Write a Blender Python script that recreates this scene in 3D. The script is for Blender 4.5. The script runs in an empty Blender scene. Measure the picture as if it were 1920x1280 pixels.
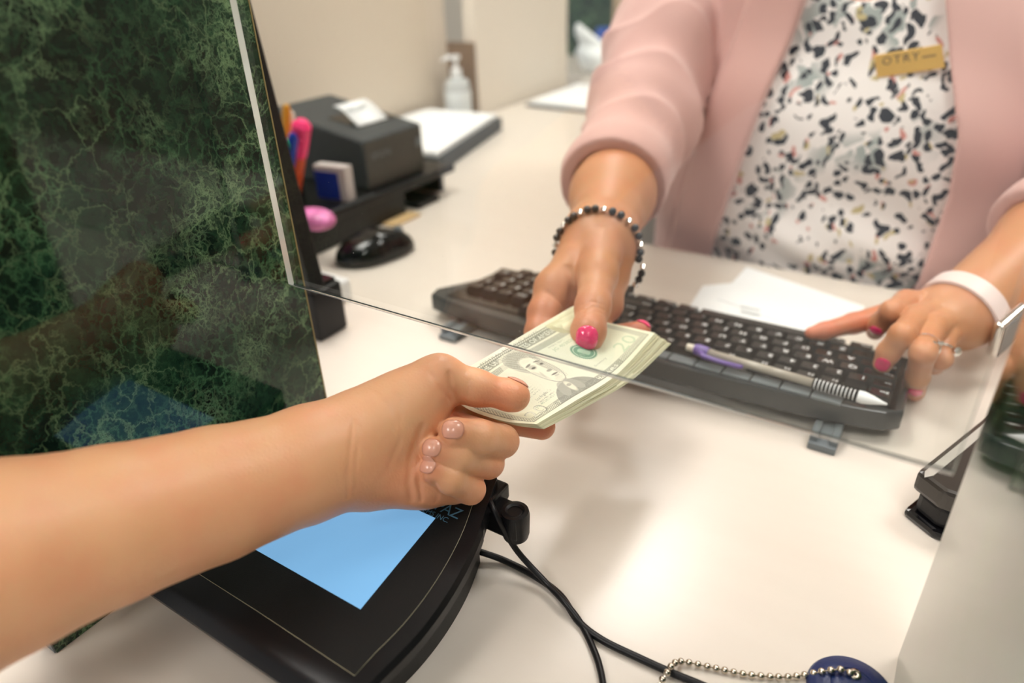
import bpy, bmesh, math, random
import numpy as np
from mathutils import Vector, Matrix
random.seed(7); rng = np.random.default_rng(7)
S = bpy.context.scene
COL = S.collection

# ------------------------------------------------------------------ camera (world: x along the shield, y towards the teller, z up, counter top z=0)
CR = np.array([0.8451594283, 0.5335246435, -0.0325114675])
CU = np.array([-0.2371343421, 0.4287670503, 0.8717374148])
CF = np.array([-0.4790332394, 0.7290475097, -0.4888935305])
CH = 0.34; FPX = 1307.895
CP = np.array([0, 0, CH])
cd = bpy.data.cameras.new('camera'); cam = bpy.data.objects.new('camera', cd); COL.objects.link(cam)
m = Matrix.Identity(4)
for i, v in enumerate((CR, CU, -CF)):
    for j in range(3): m[j][i] = v[j]
m[0][3], m[1][3], m[2][3] = CP
cam.matrix_world = m
cd.sensor_width = 36; cd.lens = 36*FPX/1920; cd.clip_start = .02; cd.clip_end = 50
cd.dof.use_dof = True; cd.dof.focus_distance = .415; cd.dof.aperture_fstop = 3.6
S.camera = cam

def at(px, py, D=None, x=None, y=None, z=None, pl=None):
    """point of the place seen at a spot of the photograph, at depth D or on a plane"""
    d = CF + CR*(px-960)/FPX + CU*(640-py)/FPX
    if D is None:
        if z is not None: D = (z-CH)/d[2]
        elif x is not None: D = x/d[0]
        elif y is not None: D = y/d[1]
        else:            # pl = (z0, slope, y0):  z = z0 + slope*(y-y0)
            z0, s, y0 = pl; D = (z0 - s*y0 - CH)/(d[2] - s*d[1])
    return CP + d*D

# ------------------------------------------------------------------ materials
def mat(name, col, rough=.5, metal=0, **k):
    M = bpy.data.materials.new(name); M.use_nodes = True
    nt = M.node_tree; b = nt.nodes['Principled BSDF']
    b.inputs['Base Color'].default_value = (*col, 1); b.inputs['Roughness'].default_value = rough
    b.inputs['Metallic'].default_value = metal
    if k.get('sss'):
        b.inputs['Subsurface Weight'].default_value = k['sss']; b.inputs['Subsurface Radius'].default_value = (1, .35, .18)
        b.inputs['Subsurface Scale'].default_value = k.get('sssr', .004)
    if k.get('coat'): b.inputs['Coat Weight'].default_value = k['coat']; b.inputs['Coat Roughness'].default_value = .08
    if k.get('sheen'): b.inputs['Sheen Weight'].default_value = k['sheen']; b.inputs['Sheen Roughness'].default_value = .5
    if k.get('trans'): b.inputs['Transmission Weight'].default_value = k['trans']
    if k.get('spec') is not None: b.inputs['Specular IOR Level'].default_value = k['spec']
    if k.get('emit'):
        b.inputs['Emission Color'].default_value = (*k.get('ecol', col), 1); b.inputs['Emission Strength'].default_value = k['emit']
    tc = nt.nodes.new('ShaderNodeTexCoord')
    n = nt.nodes.new('ShaderNodeTexNoise'); n.inputs['Scale'].default_value = k.get('ns', 300); n.inputs['Detail'].default_value = k.get('nd', 4)
    nt.links.new(tc.outputs['Object'], n.inputs['Vector'])
    bp = nt.nodes.new('ShaderNodeBump'); bp.inputs['Strength'].default_value = k.get('bump', .05); bp.inputs['Distance'].default_value = k.get('bd', .0005)
    nt.links.new(n.outputs['Fac'], bp.inputs['Height']); nt.links.new(bp.outputs['Normal'], b.inputs['Normal'])
    if k.get('var'):      # slight mottling of the base colour
        n2 = nt.nodes.new('ShaderNodeTexNoise'); n2.inputs['Scale'].default_value = k.get('vs', 20); nt.links.new(tc.outputs['Object'], n2.inputs['Vector'])
        r = nt.nodes.new('ShaderNodeValToRGB'); v = k['var']
        r.color_ramp.elements[0].position = .3; r.color_ramp.elements[1].position = .7
        r.color_ramp.elements[0].color = (*[c*(1-v) for c in col], 1); r.color_ramp.elements[1].color = (*[min(1, c*(1+v)) for c in col], 1)
        nt.links.new(n2.outputs['Fac'], r.inputs['Fac']); nt.links.new(r.outputs['Color'], b.inputs['Base Color'])
    return M
def N(nt, t, **k):
    n = nt.nodes.new('ShaderNode'+t)
    for a, v in k.items():
        if a in n.inputs: n.inputs[a].default_value = v
        else: setattr(n, a, v)
    return n
def L(nt, a, b): nt.links.new(a, b)
def math_(nt, op, a, b=None, clamp=False):
    n = nt.nodes.new('ShaderNodeMath'); n.operation = op; n.use_clamp = clamp
    for i, v in enumerate((a, b)):
        if v is None: continue
        if isinstance(v, (int, float)): n.inputs[i].default_value = v
        else: nt.links.new(v, n.inputs[i])
    return n.outputs[0]
def ramp(nt, fac, stops):
    r = nt.nodes.new('ShaderNodeValToRGB'); e = r.color_ramp.elements
    while len(e) < len(stops): e.new(.5)
    for i, (p, c) in enumerate(stops): e[i].position = p; e[i].color = (*c, 1) if len(c) == 3 else c
    nt.links.new(fac, r.inputs['Fac']); return r.outputs['Color']
def mix(nt, fac, a, b):
    n = nt.nodes.new('ShaderNodeMix'); n.data_type = 'RGBA'
    for s, v in ((n.inputs['Factor'], fac), (n.inputs[6], a), (n.inputs[7], b)):
        if isinstance(v, (int, float)): s.default_value = v
        elif isinstance(v, tuple): s.default_value = (*v, 1)
        else: nt.links.new(v, s)
    return n.outputs[2]

def marble():
    M = mat('green_marble', (.01, .03, .015), .055, ns=3, bump=0); nt = M.node_tree; b = nt.nodes['Principled BSDF']
    tc = N(nt, 'TexCoord')
    def warp(scale, amt, src, det=6):
        n = N(nt, 'TexNoise', Scale=scale, Detail=det, Roughness=.62); L(nt, src, n.inputs['Vector'])
        s = N(nt, 'VectorMath', operation='SUBTRACT'); L(nt, n.outputs['Color'], s.inputs[0]); s.inputs[1].default_value = (.5, .5, .5)
        q = N(nt, 'VectorMath', operation='SCALE'); L(nt, s.outputs[0], q.inputs[0]); q.inputs['Scale'].default_value = amt
        a = N(nt, 'VectorMath', operation='ADD'); L(nt, src, a.inputs[0]); L(nt, q.outputs[0], a.inputs[1]); return a.outputs[0]
    mp = N(nt, 'Mapping'); mp.inputs['Scale'].default_value = (1, 1, .85); L(nt, tc.outputs['Object'], mp.inputs['Vector'])
    c0 = mp.outputs[0]
    c1 = warp(34, .045, c0, 9); c2 = warp(80, .020, c0, 9)
    def veins(scale, src, w):
        v = N(nt, 'TexVoronoi', feature='DISTANCE_TO_EDGE', Scale=scale); L(nt, src, v.inputs['Vector'])
        return ramp(nt, v.outputs['Distance'], [(0, (1, 1, 1)), (w*.35, (.45, .45, .45)), (w, (0, 0, 0))])
    def noise(scale, lo, hi, det=4, src=c0):
        n = N(nt, 'TexNoise', Scale=scale, Detail=det, Roughness=.6); L(nt, src, n.inputs['Vector'])
        return ramp(nt, n.outputs['Fac'], [(lo, (0, 0, 0)), (hi, (1, 1, 1))])
    base = ramp(nt, N_fac(nt, c0, 17, 7), [(.33, (.001, .0035, .002)), (.47, (.0035, .013, .008)), (.58, (.008, .030, .016)), (.72, (.02, .05, .026))])
    base = mix(nt, math_(nt, 'MULTIPLY', noise(11, .52, .7), .55), base, (.02, .014, .008))
    fine = noise(170, .45, .75, 6, c1)
    base = mix(nt, math_(nt, 'MULTIPLY', fine, .5), base, (.03, .095, .045))
    m1 = noise(12, .36, .62); m2 = noise(21, .40, .64)
    col = mix(nt, math_(nt, 'MULTIPLY', math_(nt, 'MULTIPLY', veins(125, c2, .13), m2), .8), base, (.075, .19, .085))
    col = mix(nt, math_(nt, 'MULTIPLY', math_(nt, 'MULTIPLY', veins(58, c1, .060), m1), .9), col, (.20, .33, .16))
    col = mix(nt, math_(nt, 'MULTIPLY', math_(nt, 'MULTIPLY', veins(230, c1, .20), noise(24, .5, .66)), .75), col, (.17, .30, .15))
    L(nt, col, b.inputs['Base Color']); return M
def N_fac(nt, src, sc, det):
    n = N(nt, 'TexNoise', Scale=sc, Detail=det, Roughness=.62); L(nt, src, n.inputs['Vector']); return n.outputs['Fac']
M_marble = marble()

def laminate():
    M = mat('cream_laminate', (.70, .635, .555), .24); nt = M.node_tree; b = nt.nodes['Principled BSDF']
    tc = N(nt, 'TexCoord'); mp = N(nt, 'Mapping'); mp.inputs['Scale'].default_value = (1, 9, 1); L(nt, tc.outputs['Object'], mp.inputs['Vector'])
    n = N(nt, 'TexNoise', Scale=6, Detail=5); L(nt, mp.outputs[0], n.inputs['Vector'])
    L(nt, ramp(nt, n.outputs['Fac'], [(.3, (.715, .65, .57)), (.7, (.73, .665, .585))]), b.inputs['Base Color'])
    b.inputs['Specular IOR Level'].default_value = .5
    return M
M_lam = laminate()

def skin(name, base, red):
    M = mat(name, base, .42, sss=.22, sssr=.003, ns=900, bump=.12, bd=.0004); nt = M.node_tree; b = nt.nodes['Principled BSDF']
    tc = N(nt, 'TexCoord')
    n = N(nt, 'TexNoise', Scale=38, Detail=5); L(nt, tc.outputs['Object'], n.inputs['Vector'])
    c = mix(nt, ramp(nt, n.outputs['Fac'], [(.4, (0, 0, 0)), (.75, (.55, .55, .55))]), base, tuple(a*.5+r*.5 for a, r in zip(base, red)))
    at_ = N(nt, 'Attribute'); at_.attribute_name = 'tint'
    c = mix(nt, math_(nt, 'MAXIMUM', at_.outputs['Fac'], 0.0), c, red)
    c = mix(nt, math_(nt, 'MULTIPLY', math_(nt, 'MINIMUM', at_.outputs['Fac'], 0.0), -1.0), c, tuple(min(1, v*1.18+.06) for v in base))
    # skin grain: fine crossing furrows
    v = N(nt, 'TexVoronoi', feature='DISTANCE_TO_EDGE', Scale=420); L(nt, tc.outputs['Object'], v.inputs['Vector'])
    w_ = N(nt, 'TexNoise', Scale=130, Detail=6); L(nt, tc.outputs['Object'], w_.inputs['Vector'])
    bp = N(nt, 'Bump'); bp.inputs['Strength'].default_value = .35; bp.inputs['Distance'].default_value = .0006
    L(nt, math_(nt, 'ADD', math_(nt, 'MULTIPLY', v.outputs['Distance'], .8), math_(nt, 'MULTIPLY', w_.outputs['Fac'], 1.3)), bp.inputs['Height']); L(nt, bp.outputs['Normal'], b.inputs['Normal'])
    L(nt, c, b.inputs['Base Color']); return M
M_skin1 = skin('fair_skin', (.75, .405, .215), (.74, .20, .11))
M_skin2 = skin('tanned_skin', (.58, .275, .135), (.62, .17, .10))

def blouse_mat():
    M = mat('spotted_blouse_fabric', (.8, .76, .72), .7, ns=700, bump=.15); nt = M.node_tree; b = nt.nodes['Principled BSDF']
    tc = N(nt, 'TexCoord'); src = tc.outputs['Object']
    n = N(nt, 'TexNoise', Scale=45, Detail=2); L(nt, src, n.inputs['Vector'])
    s = N(nt, 'VectorMath', operation='SUBTRACT'); L(nt, n.outputs['Color'], s.inputs[0]); s.inputs[1].default_value = (.5, .5, .5)
    q = N(nt, 'VectorMath', operation='SCALE'); L(nt, s.outputs[0], q.inputs[0]); q.inputs['Scale'].default_value = .03
    a = N(nt, 'VectorMath', operation='ADD'); L(nt, src, a.inputs[0]); L(nt, q.outputs[0], a.inputs[1])
    mp = N(nt, 'Mapping'); mp.inputs['Scale'].default_value = (1, .35, .8); mp.inputs['Rotation'].default_value = (0, .5, 0); L(nt, a.outputs[0], mp.inputs['Vector'])
    def spots(scale, thr, off, keep, zone=None):
        m2 = N(nt, 'Mapping'); m2.inputs['Location'].default_value = off; L(nt, mp.outputs[0], m2.inputs['Vector'])
        v = N(nt, 'TexVoronoi', Scale=scale, Randomness=.9); L(nt, m2.outputs[0], v.inputs['Vector'])
        inside = math_(nt, 'LESS_THAN', v.outputs['Distance'], thr)
        sep = N(nt, 'SeparateColor'); L(nt, v.outputs['Color'], sep.inputs[0])
        if zone is None: k = math_(nt, 'LESS_THAN', sep.outputs[0], keep)
        else: k = math_(nt, 'LESS_THAN', sep.outputs[0], math_(nt, 'MULTIPLY', zone, keep))
        return math_(nt, 'MULTIPLY', inside, k)
    z = N(nt, 'TexNoise', Scale=11, Detail=1); L(nt, src, z.inputs['Vector'])
    zone = ramp(nt, z.outputs['Fac'], [(.40, (.30, .30, .30)), (.55, (1, 1, 1))])
    zs = ramp(nt, z.outputs['Fac'], [(.5, (0, 0, 0)), (.62, (1, 1, 1))])
    col = mix(nt, math_(nt, 'MULTIPLY', spots(52, .50, (3, 1, 2), .8), zs), (.86, .81, .78), (.34, .38, .36))
    col = mix(nt, spots(95, .33, (5, 4, 1), .28), col, (.62, .26, .22))
    col = mix(nt, spots(90, .33, (7, 2, 6), .16), col, (.55, .45, .22))
    col = mix(nt, spots(100, .44, (0, 0, 0), 1.15, zone), col, (.008, .011, .019))
    L(nt, col, b.inputs['Base Color']); return M
M_blouse = blouse_mat()
M_pink = mat('dusty_pink_knit', (.64, .385, .345), .85, ns=1200, bump=.35, bd=.0006, sheen=.25)
M_nail = mat('hot_pink_polish', (.90, .03, .17), .12, coat=.8, var=.12, vs=900)
M_natnail = mat('natural_nail', (.72, .35, .245), .25, coat=.3)
M_blk = mat('matte_black_plastic', (.005, .005, .006), .38, ns=1500, bump=.15, spec=.35)
M_blk2 = mat('pebbled_black_face', (.005, .005, .005), .45, ns=2600, nd=2, bump=.5, bd=.0004, spec=.35)
M_blk3 = mat('glossy_black_plastic', (.003, .003, .004), .12)
M_key = mat('black_keycap', (.008, .006, .006), .25, spec=.4)
M_frame = mat('dark_grey_keyboard_shell', (.030, .035, .038), .22)
M_grey = mat('grey_plastic', (.15, .17, .18), .4)
M_legend = mat('white_legend', (.9, .9, .9), .5)
M_prn = mat('charcoal_plastic', (.042, .048, .052), .5, ns=900, bump=.2, spec=.35)
M_prnf = mat('brownish_charcoal_front', (.062, .057, .048), .5)
M_paper = mat('white_paper', (.86, .88, .88), .7)
M_paperp = mat('print_grey', (.35, .38, .38), .7)
M_gold = mat('brass_badge', (.80, .50, .12), .35, .35)
M_ink = mat('dark_ink', (.04, .03, .02), .6)
M_metal = mat('polished_steel', (.75, .75, .74), .15, 1)
M_bead = mat('warm_steel', (.62, .56, .46), .2, 1)
M_dgem = mat('black_stone', (.01, .01, .012), .1, coat=.5)
M_silver = mat('silver', (.85, .83, .8), .15, 1)
M_navy = mat('navy_plastic', (.008, .022, .10), .38, ns=900, bump=.3, var=.15, vs=900)
M_white = mat('white_plastic', (.82, .83, .83), .35)
M_wall = mat('cream_wall', (.70, .61, .50), .8, ns=200, bump=.1)
M_wall2 = mat('pale_cream_wall', (.80, .73, .63), .8, ns=200, bump=.1)
M_ceil = mat('ceiling_tile', (.85, .84, .80), .9)
M_floor = mat('grey_carpet', (.18, .17, .16), .95, ns=400, bump=.6, var=.25, vs=60)
M_wood = mat('pale_wood_trim', (.45, .34, .22), .5, var=.2)
M_brown = mat('brown_edge', (.22, .14, .08), .6)
M_strap = mat('pale_pink_silicone', (.82, .66, .62), .45)
M_trouser = mat('charcoal_trousers', (.03, .03, .035), .8)
M_hair = mat('brown_hair', (.10, .05, .025), .5, ns=500, bump=.6)
M_scr = mat('lit_blue_screen', (.10, .25, .42), .35, emit=.55, ecol=(.24, .52, .86))
def plain(name, c, r=.4, **k): return mat(name, c, r, **k)
M_ltblue = plain('light_blue_print', (.12, .30, .46)); M_line = plain('pale_gold_line', (.42, .38, .25))

# ------------------------------------------------------------------ object helpers
def tag(o, label=None, cat=None, group=None, kind=None):
    if label: o['label'] = label
    if cat: o['category'] = cat
    if group: o['group'] = group
    if kind: o['kind'] = kind
    return o
def empty(name, loc, label=None, cat=None, group=None):
    o = bpy.data.objects.new(name, None); COL.objects.link(o); o.location = Vector([float(v) for v in loc]); o.empty_display_size = .02
    return tag(o, label, cat, group)
def link(name, me, parent=None, smooth=None):
    o = bpy.data.objects.new(name, me); COL.objects.link(o)
    if parent is not None:
        o.parent = parent; o.matrix_parent_inverse = Matrix.Translation(parent.location).inverted()
    return o
def obj(name, bm, mats, parent=None, smooth=False, auto=None):
    me = bpy.data.meshes.new(name); bmesh.ops.recalc_face_normals(bm, faces=bm.faces); bm.to_mesh(me); bm.free()
    for M in (mats if isinstance(mats, (list, tuple)) else [mats]): me.materials.append(M)
    if smooth: me.polygons.foreach_set('use_smooth', [True]*len(me.polygons))
    if auto: me.set_sharp_from_angle(angle=math.radians(auto))
    return link(name, me, parent)
def bevel(bm, w, seg=2, ang=40):
    es = [e for e in bm.edges if len(e.link_faces) == 2 and e.calc_face_angle(0) > math.radians(ang)]
    if w > 0: bmesh.ops.bevel(bm, geom=es, offset=w, segments=seg, affect='EDGES', profile=.6, clamp_overlap=True)
    return bm
def box(x0, x1, y0, y1, z0, z1, bv=0, bm=None, seg=2):
    b = bmesh.new()
    bmesh.ops.create_cube(b, size=1)
    for v in b.verts: v.co = Vector(((x0+x1)/2+v.co.x*(x1-x0), (y0+y1)/2+v.co.y*(y1-y0), (z0+z1)/2+v.co.z*(z1-z0)))
    bevel(b, bv, seg)
    return merge(bm, b)
def merge(a, b):
    if a is None: return b
    me = bpy.data.meshes.new('tmp'); b.to_mesh(me); b.free(); a.from_mesh(me); bpy.data.meshes.remove(me); return a
def rot(bm, ang, axis, c):
    bmesh.ops.rotate(bm, verts=bm.verts, cent=Vector([float(v) for v in c]), matrix=Matrix.Rotation(ang, 3, axis)); return bm
def prism(pts, z0, z1, bv=0, seg=2, topf=None):
    """outline in plan, extruded z0..z1; topf(x,y) gives a sloping top"""
    b = bmesh.new()
    lo = [b.verts.new((float(x), float(y), z0)) for x, y in pts]
    hi = [b.verts.new((float(x), float(y), topf(x, y) if topf else z1)) for x, y in pts]
    b.faces.new(lo[::-1]); b.faces.new(hi)
    n = len(pts)
    for i in range(n): b.faces.new((lo[i], lo[(i+1) % n], hi[(i+1) % n], hi[i]))
    bmesh.ops.recalc_face_normals(b, faces=b.faces)
    return bevel(b, bv, seg, 30)
def frame_from(d):
    d = Vector([float(v) for v in d]).normalized(); a = Vector((0, 0, 1)) if abs(d.z) < .9 else Vector((1, 0, 0))
    s = d.cross(a).normalized(); return d, s, d.cross(s).normalized()
def tube(pts, r, seg=10, bm=None, caps=True):
    b = bm or bmesh.new(); pts = [Vector([float(c) for c in p]) for p in pts]; rr = r if hasattr(r, '__len__') else [r]*len(pts)
    rings = []; prev = None
    for i, p in enumerate(pts):
        d = (pts[min(i+1, len(pts)-1)]-pts[max(i-1, 0)]).normalized()
        if prev is None: _, s, t = frame_from(d)
        else:
            s = (prev-d*prev.dot(d)).normalized(); t = d.cross(s)
        prev = s
        rings.append([b.verts.new(p+(s*math.cos(a)+t*math.sin(a))*rr[i]) for a in [2*math.pi*k/seg for k in range(seg)]])
    for i in range(len(rings)-1):
        for k in range(seg): b.faces.new((rings[i][k], rings[i][(k+1) % seg], rings[i+1][(k+1) % seg], rings[i+1][k]))
    if caps: b.faces.new(rings[0][::-1]); b.faces.new(rings[-1])
    return b
def lathe(prof, c, seg=32, axis=(0, 0, 1), bm=None):
    """prof = [(r, h)...] about an axis through c"""
    b = bm or bmesh.new(); d, s, t = frame_from(axis); c = Vector([float(v) for v in c]); rings = []
    for r, h in prof:
        if r < 1e-6: rings.append([b.verts.new(c+d*h)])
        else: rings.append([b.verts.new(c+d*h+(s*math.cos(2*math.pi*k/seg)+t*math.sin(2*math.pi*k/seg))*r) for k in range(seg)])
    for A, B in zip(rings, rings[1:]):
        for k in range(seg):
            q = [A[k % len(A)], A[(k+1) % len(A)], B[(k+1) % len(B)], B[k % len(B)]]
            u = []; [u.append(v) for v in q if v not in u]
            if len(u) > 2: b.faces.new(u)
    return b
def spline(pts, n=12):
    P = [np.array(p, float) for p in pts]; P = [2*P[0]-P[1]]+P+[2*P[-1]-P[-2]]; o = []
    for i in range(1, len(P)-2):
        for k in range(n):
            t = k/n; a, b, c, d = P[i-1:i+3]
            o.append(.5*((2*b)+(c-a)*t+(2*a-5*b+4*c-d)*t*t+(3*b-a-3*c+d)*t**3))
    o.append(P[-2]); return o
def text_mesh(body, size, extr=0, spacing=1.0, align='LEFT'):
    c = bpy.data.curves.new('lettering', 'FONT'); c.body = body; c.size = size; c.extrude = extr; c.space_character = spacing; c.align_x = align; c.resolution_u = 3
    o = bpy.data.objects.new('tmp', c); COL.objects.link(o); dg = bpy.context.evaluated_depsgraph_get()
    me = bpy.data.meshes.new_from_object(o.evaluated_get(dg)); bpy.data.objects.remove(o); bpy.data.curves.remove(c); return me
def text_on(name, body, size, origin, xdir, ydir, M, parent, extr=.0001, spacing=1.0):
    me = text_mesh(body, size, extr, spacing); x = Vector([float(v) for v in xdir]).normalized(); y = Vector([float(v) for v in ydir]); y = (y-x*y.dot(x)).normalized(); z = x.cross(y)
    mm = Matrix.Identity(4)
    for i, v in enumerate((x, y, z)):
        for j in range(3): mm[j][i] = v[j]
    for j in range(3): mm[j][3] = float(origin[j])
    me.transform(mm); me.materials.clear(); me.materials.append(M)
    return link(name, me, parent)
def copy_tree(o, parent=None):
    c = o.copy(); COL.objects.link(c)
    if parent is not None: c.parent = parent
    for ch in o.children: copy_tree(ch, c)
    return c

# ------------------------------------------------------------------ signed-distance sculpting
def nrm(v): return v/np.linalg.norm(v)
def smin(a, b, k):
    if k <= 0: return np.minimum(a, b)
    h = np.maximum(k-np.abs(a-b), 0)/k; return np.minimum(a, b)-h*h*k*.25
def smax(a, b, k): return -smin(-a, -b, k)
def cap(p, a, b, ra, rb):
    a = np.asarray(a, float); b = np.asarray(b, float); ab = b-a; t = np.clip(((p-a)@ab)/(ab@ab), 0, 1)
    return np.linalg.norm(p-a-t[:, None]*ab, axis=1)-(ra+(rb-ra)*t)
def chain(p, pts, rs, k):
    d = None
    for i in range(len(pts)-1):
        c = cap(p, pts[i], pts[i+1], rs[i], rs[i+1]); d = c if d is None else smin(d, c, k)
    return d
def ell(p, c, r, R=None):
    q = p-np.asarray(c, float)
    if R is not None: q = q@np.asarray(R).T
    r = np.asarray(r, float); k0 = np.linalg.norm(q/r, axis=1); k1 = np.linalg.norm(q/(r*r), axis=1)+1e-9
    return k0*(k0-1)/k1
def ncap(p, a, b, ra, rb, sc):
    """capsule squashed by sc=(sx,sy,sz)"""
    sc = np.asarray(sc, float); return cap(p/sc, np.asarray(a)/sc, np.asarray(b)/sc, ra, rb)*sc.min()
def wob(p, f, amp, seed=0):
    r = np.random.default_rng(seed); o = 0
    for i in range(4):
        k = r.normal(size=3); k = k/np.linalg.norm(k)*f*(1+.5*i); o = o+np.sin(p@k+r.uniform(0, 6))/(1+.5*i)
    return o*amp/2
def sculpt(f, lo, hi, h, B=10):
    lo = np.asarray(lo, float); n = np.ceil((np.asarray(hi, float)-lo)/h/B).astype(int)*B
    nb = n//B; ci = np.stack(np.meshgrid(*[np.arange(q) for q in nb], indexing='ij'), -1).reshape(-1, 3)
    cc = lo+(ci*B+(B-1)/2)*h; v = f(cc); act = np.abs(v) < B*h*.87*1.15+.0025
    vol = np.where(v < 0, -1., 1.).astype(np.float32).reshape(nb)
    vol = vol.repeat(B, 0).repeat(B, 1).repeat(B, 2)
    loc = np.stack(np.meshgrid(*[np.arange(B)]*3, indexing='ij'), -1).reshape(-1, 3)
    A = ci[act]; ch = 400
    for s in range(0, len(A), ch):
        idx = (A[s:s+ch, None, :]*B+loc[None]).reshape(-1, 3)
        vol[idx[:, 0], idx[:, 1], idx[:, 2]] = f(lo+idx*h)
    ins = vol < 0
    c = ins[:-1, :-1, :-1].astype(np.int8)
    for dx in (0, 1):
        for dy in (0, 1):
            for dz in (0, 1):
                if dx+dy+dz: c = c+ins[dx:ins.shape[0]-1+dx, dy:ins.shape[1]-1+dy, dz:ins.shape[2]-1+dz]
    cells = np.argwhere((c > 0) & (c < 8)); del c
    vid = np.full(np.array(vol.shape), -1, np.int32); vid[cells[:, 0], cells[:, 1], cells[:, 2]] = np.arange(len(cells))
    acc = np.zeros((len(cells), 3)); cnt = np.zeros(len(cells))
    cor = [(a, b, c_) for a in (0, 1) for b in (0, 1) for c_ in (0, 1)]
    for a in cor:
        for ax in range(3):
            if a[ax] == 1: continue
            b = list(a); b[ax] = 1
            ia = cells+a; ib = cells+b
            va = vol[ia[:, 0], ia[:, 1], ia[:, 2]]; vb = vol[ib[:, 0], ib[:, 1], ib[:, 2]]
            m_ = (va < 0) != (vb < 0); t = va/(va-vb+1e-12)
            q = np.array(a, float)[None].repeat(len(cells), 0); q[:, ax] += t
            acc[m_] += q[m_]; cnt[m_] += 1
    V = lo+(cells+acc/cnt[:, None])*h
    F = []
    for ax in range(3):
        u, w = [(1, 2), (2, 0), (0, 1)][ax]
        sl = [slice(1, -1)]*3; sl[ax] = slice(0, -1); sl2 = list(sl); sl2[ax] = slice(1, None)
        a = ins[tuple(sl)]; b = ins[tuple(sl2)]; off = np.array([1, 1, 1]); off[ax] = 0
        e = np.argwhere(a != b)
        if not len(e): continue
        flip = a[e[:, 0], e[:, 1], e[:, 2]]; e = e+off
        def g(du, dw):
            q = e.copy(); q[:, u] -= du; q[:, w] -= dw; return vid[q[:, 0], q[:, 1], q[:, 2]]
        Q = np.stack([g(1, 1), g(0, 1), g(0, 0), g(1, 0)], 1); Q[~flip] = Q[~flip][:, ::-1]; F.append(Q)
    F = np.concatenate(F); F = F[(F >= 0).all(1)]
    return V, F
def np_mesh(name, V, F, mats, tint=None):
    me = bpy.data.meshes.new(name); me.vertices.add(len(V)); me.vertices.foreach_set('co', np.asarray(V, np.float32).ravel())
    k = F.shape[1]; me.loops.add(F.size); me.loops.foreach_set('vertex_index', F.astype(np.int32).ravel())
    me.polygons.add(len(F)); me.polygons.foreach_set('loop_start', np.arange(0, F.size, k, dtype=np.int32)); me.polygons.foreach_set('loop_total', np.full(len(F), k, np.int32))
    me.polygons.foreach_set('use_smooth', np.ones(len(F), bool)); me.update(calc_edges=True); me.validate()
    for M in (mats if isinstance(mats, (list, tuple)) else [mats]): me.materials.append(M)
    if tint is not None:
        a = me.attributes.new('tint', 'FLOAT', 'POINT'); a.data.foreach_set('value', np.asarray(tint, np.float32))
    return me
def join_vf(parts):
    V = []; F = []; o = 0
    for v, f in parts: V.append(v); F.append(f+o); o += len(v)
    return np.concatenate(V), np.concatenate(F)
def surf(f, px, py, D0, D1, n=260):
    """first point of the surface met by the view through a spot of the photograph"""
    d = CF + CR*(px-960)/FPX + CU*(640-py)/FPX; Ds = np.linspace(D0, D1, n); v = f(CP+Ds[:, None]*d)
    i = np.argmax(v < 0); i = max(i, 1) if (v < 0).any() else int(np.argmin(v)); return CP+Ds[i]*d
def grad(f, p, e=.0008):
    p = np.asarray(p, float); P_ = np.stack([p+np.eye(3)[i]*s*e for i in range(3) for s in (1, -1)]); v = f(P_)
    return nrm(np.array([v[0]-v[1], v[2]-v[3], v[4]-v[5]]))
def groove(d, p, polys):
    for pts, dep, w in polys:
        q = None
        for a, b in zip(pts, pts[1:]):
            c = cap(p, a, b, 0, 0); q = c if q is None else np.minimum(q, c)
        d = d+dep*np.exp(-(q/w)**2)
    return d
def nail(f, c, axis, length, width, M, parent, lift=.0004, name='fingernail', label=None, curve=1.0):
    """plate that hugs the finger surface around surface point c; axis points to the fingertip"""
    n = grad(f, c); ax = nrm(np.asarray(axis)-n*(np.asarray(axis)@n)); s = np.cross(n, ax)
    U, W = 15, 13; V = []
    for i in range(U):
        for j in range(W):
            u = -1+2*i/(U-1); w = -1+2*j/(W-1)
            k = 1-.28*max(0, abs(u)-.25)**2*(1.3 if u > 0 else 1.8)      # rounded ends
            ww = w*k; uu = u*(1-.22*w*w)
            V.append(c+ax*uu*length/2+s*ww*width/2+n*.004)
    V = np.array(V)
    for _ in range(14): V = V-n*(f(V)-lift)[:, None]*.8
    edge = np.array([max(abs(-1+2*i/(U-1)), abs(-1+2*j/(W-1))) for i in range(U) for j in range(W)])
    V = V+n*(.00030*(1-edge**4))[:, None]
    F = np.array([[i*W+j, (i+1)*W+j, (i+1)*W+j+1, i*W+j+1] for i in range(U-1) for j in range(W-1)])
    me = np_mesh(name, V, F, M); o = link(name, me, parent)
    md = o.modifiers.new('thick', 'SOLIDIFY'); md.thickness = .0006; md.offset = 0
    if label: o['label'] = label
    return o

# ================================================================== THE SETTING
def struct(name, bm, M): return tag(obj(name, bm, M), kind='structure')
struct('floor', box(-3.2, 2.4, -2.6, 3.3, -1.10, -1.05), M_floor)
struct('ceiling', box(-3.2, 2.4, -2.6, 3.3, 1.65, 1.70), M_ceil)
struct('wall_left', box(-1.12, -1.06, .32, 1.385, -1.05, 1.65), M_wall)
struct('wall_far_left', box(-1.02, -.985, 1.40, 1.83, -1.05, 1.65), M_wall2)
struct('brown_strip_1', box(-1.063, -.99, 1.3855, 1.3995, 0, .16), M_brown)  # low brown strip filling the gap between the two wall planes
struct('wall_back', box(-3.2, 2.4, 3.3, 3.36, -1.05, 1.65), M_wall)
struct('wall_right', box(2.4, 2.46, -2.6, 3.3, -1.05, 1.65), M_wall)
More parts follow.
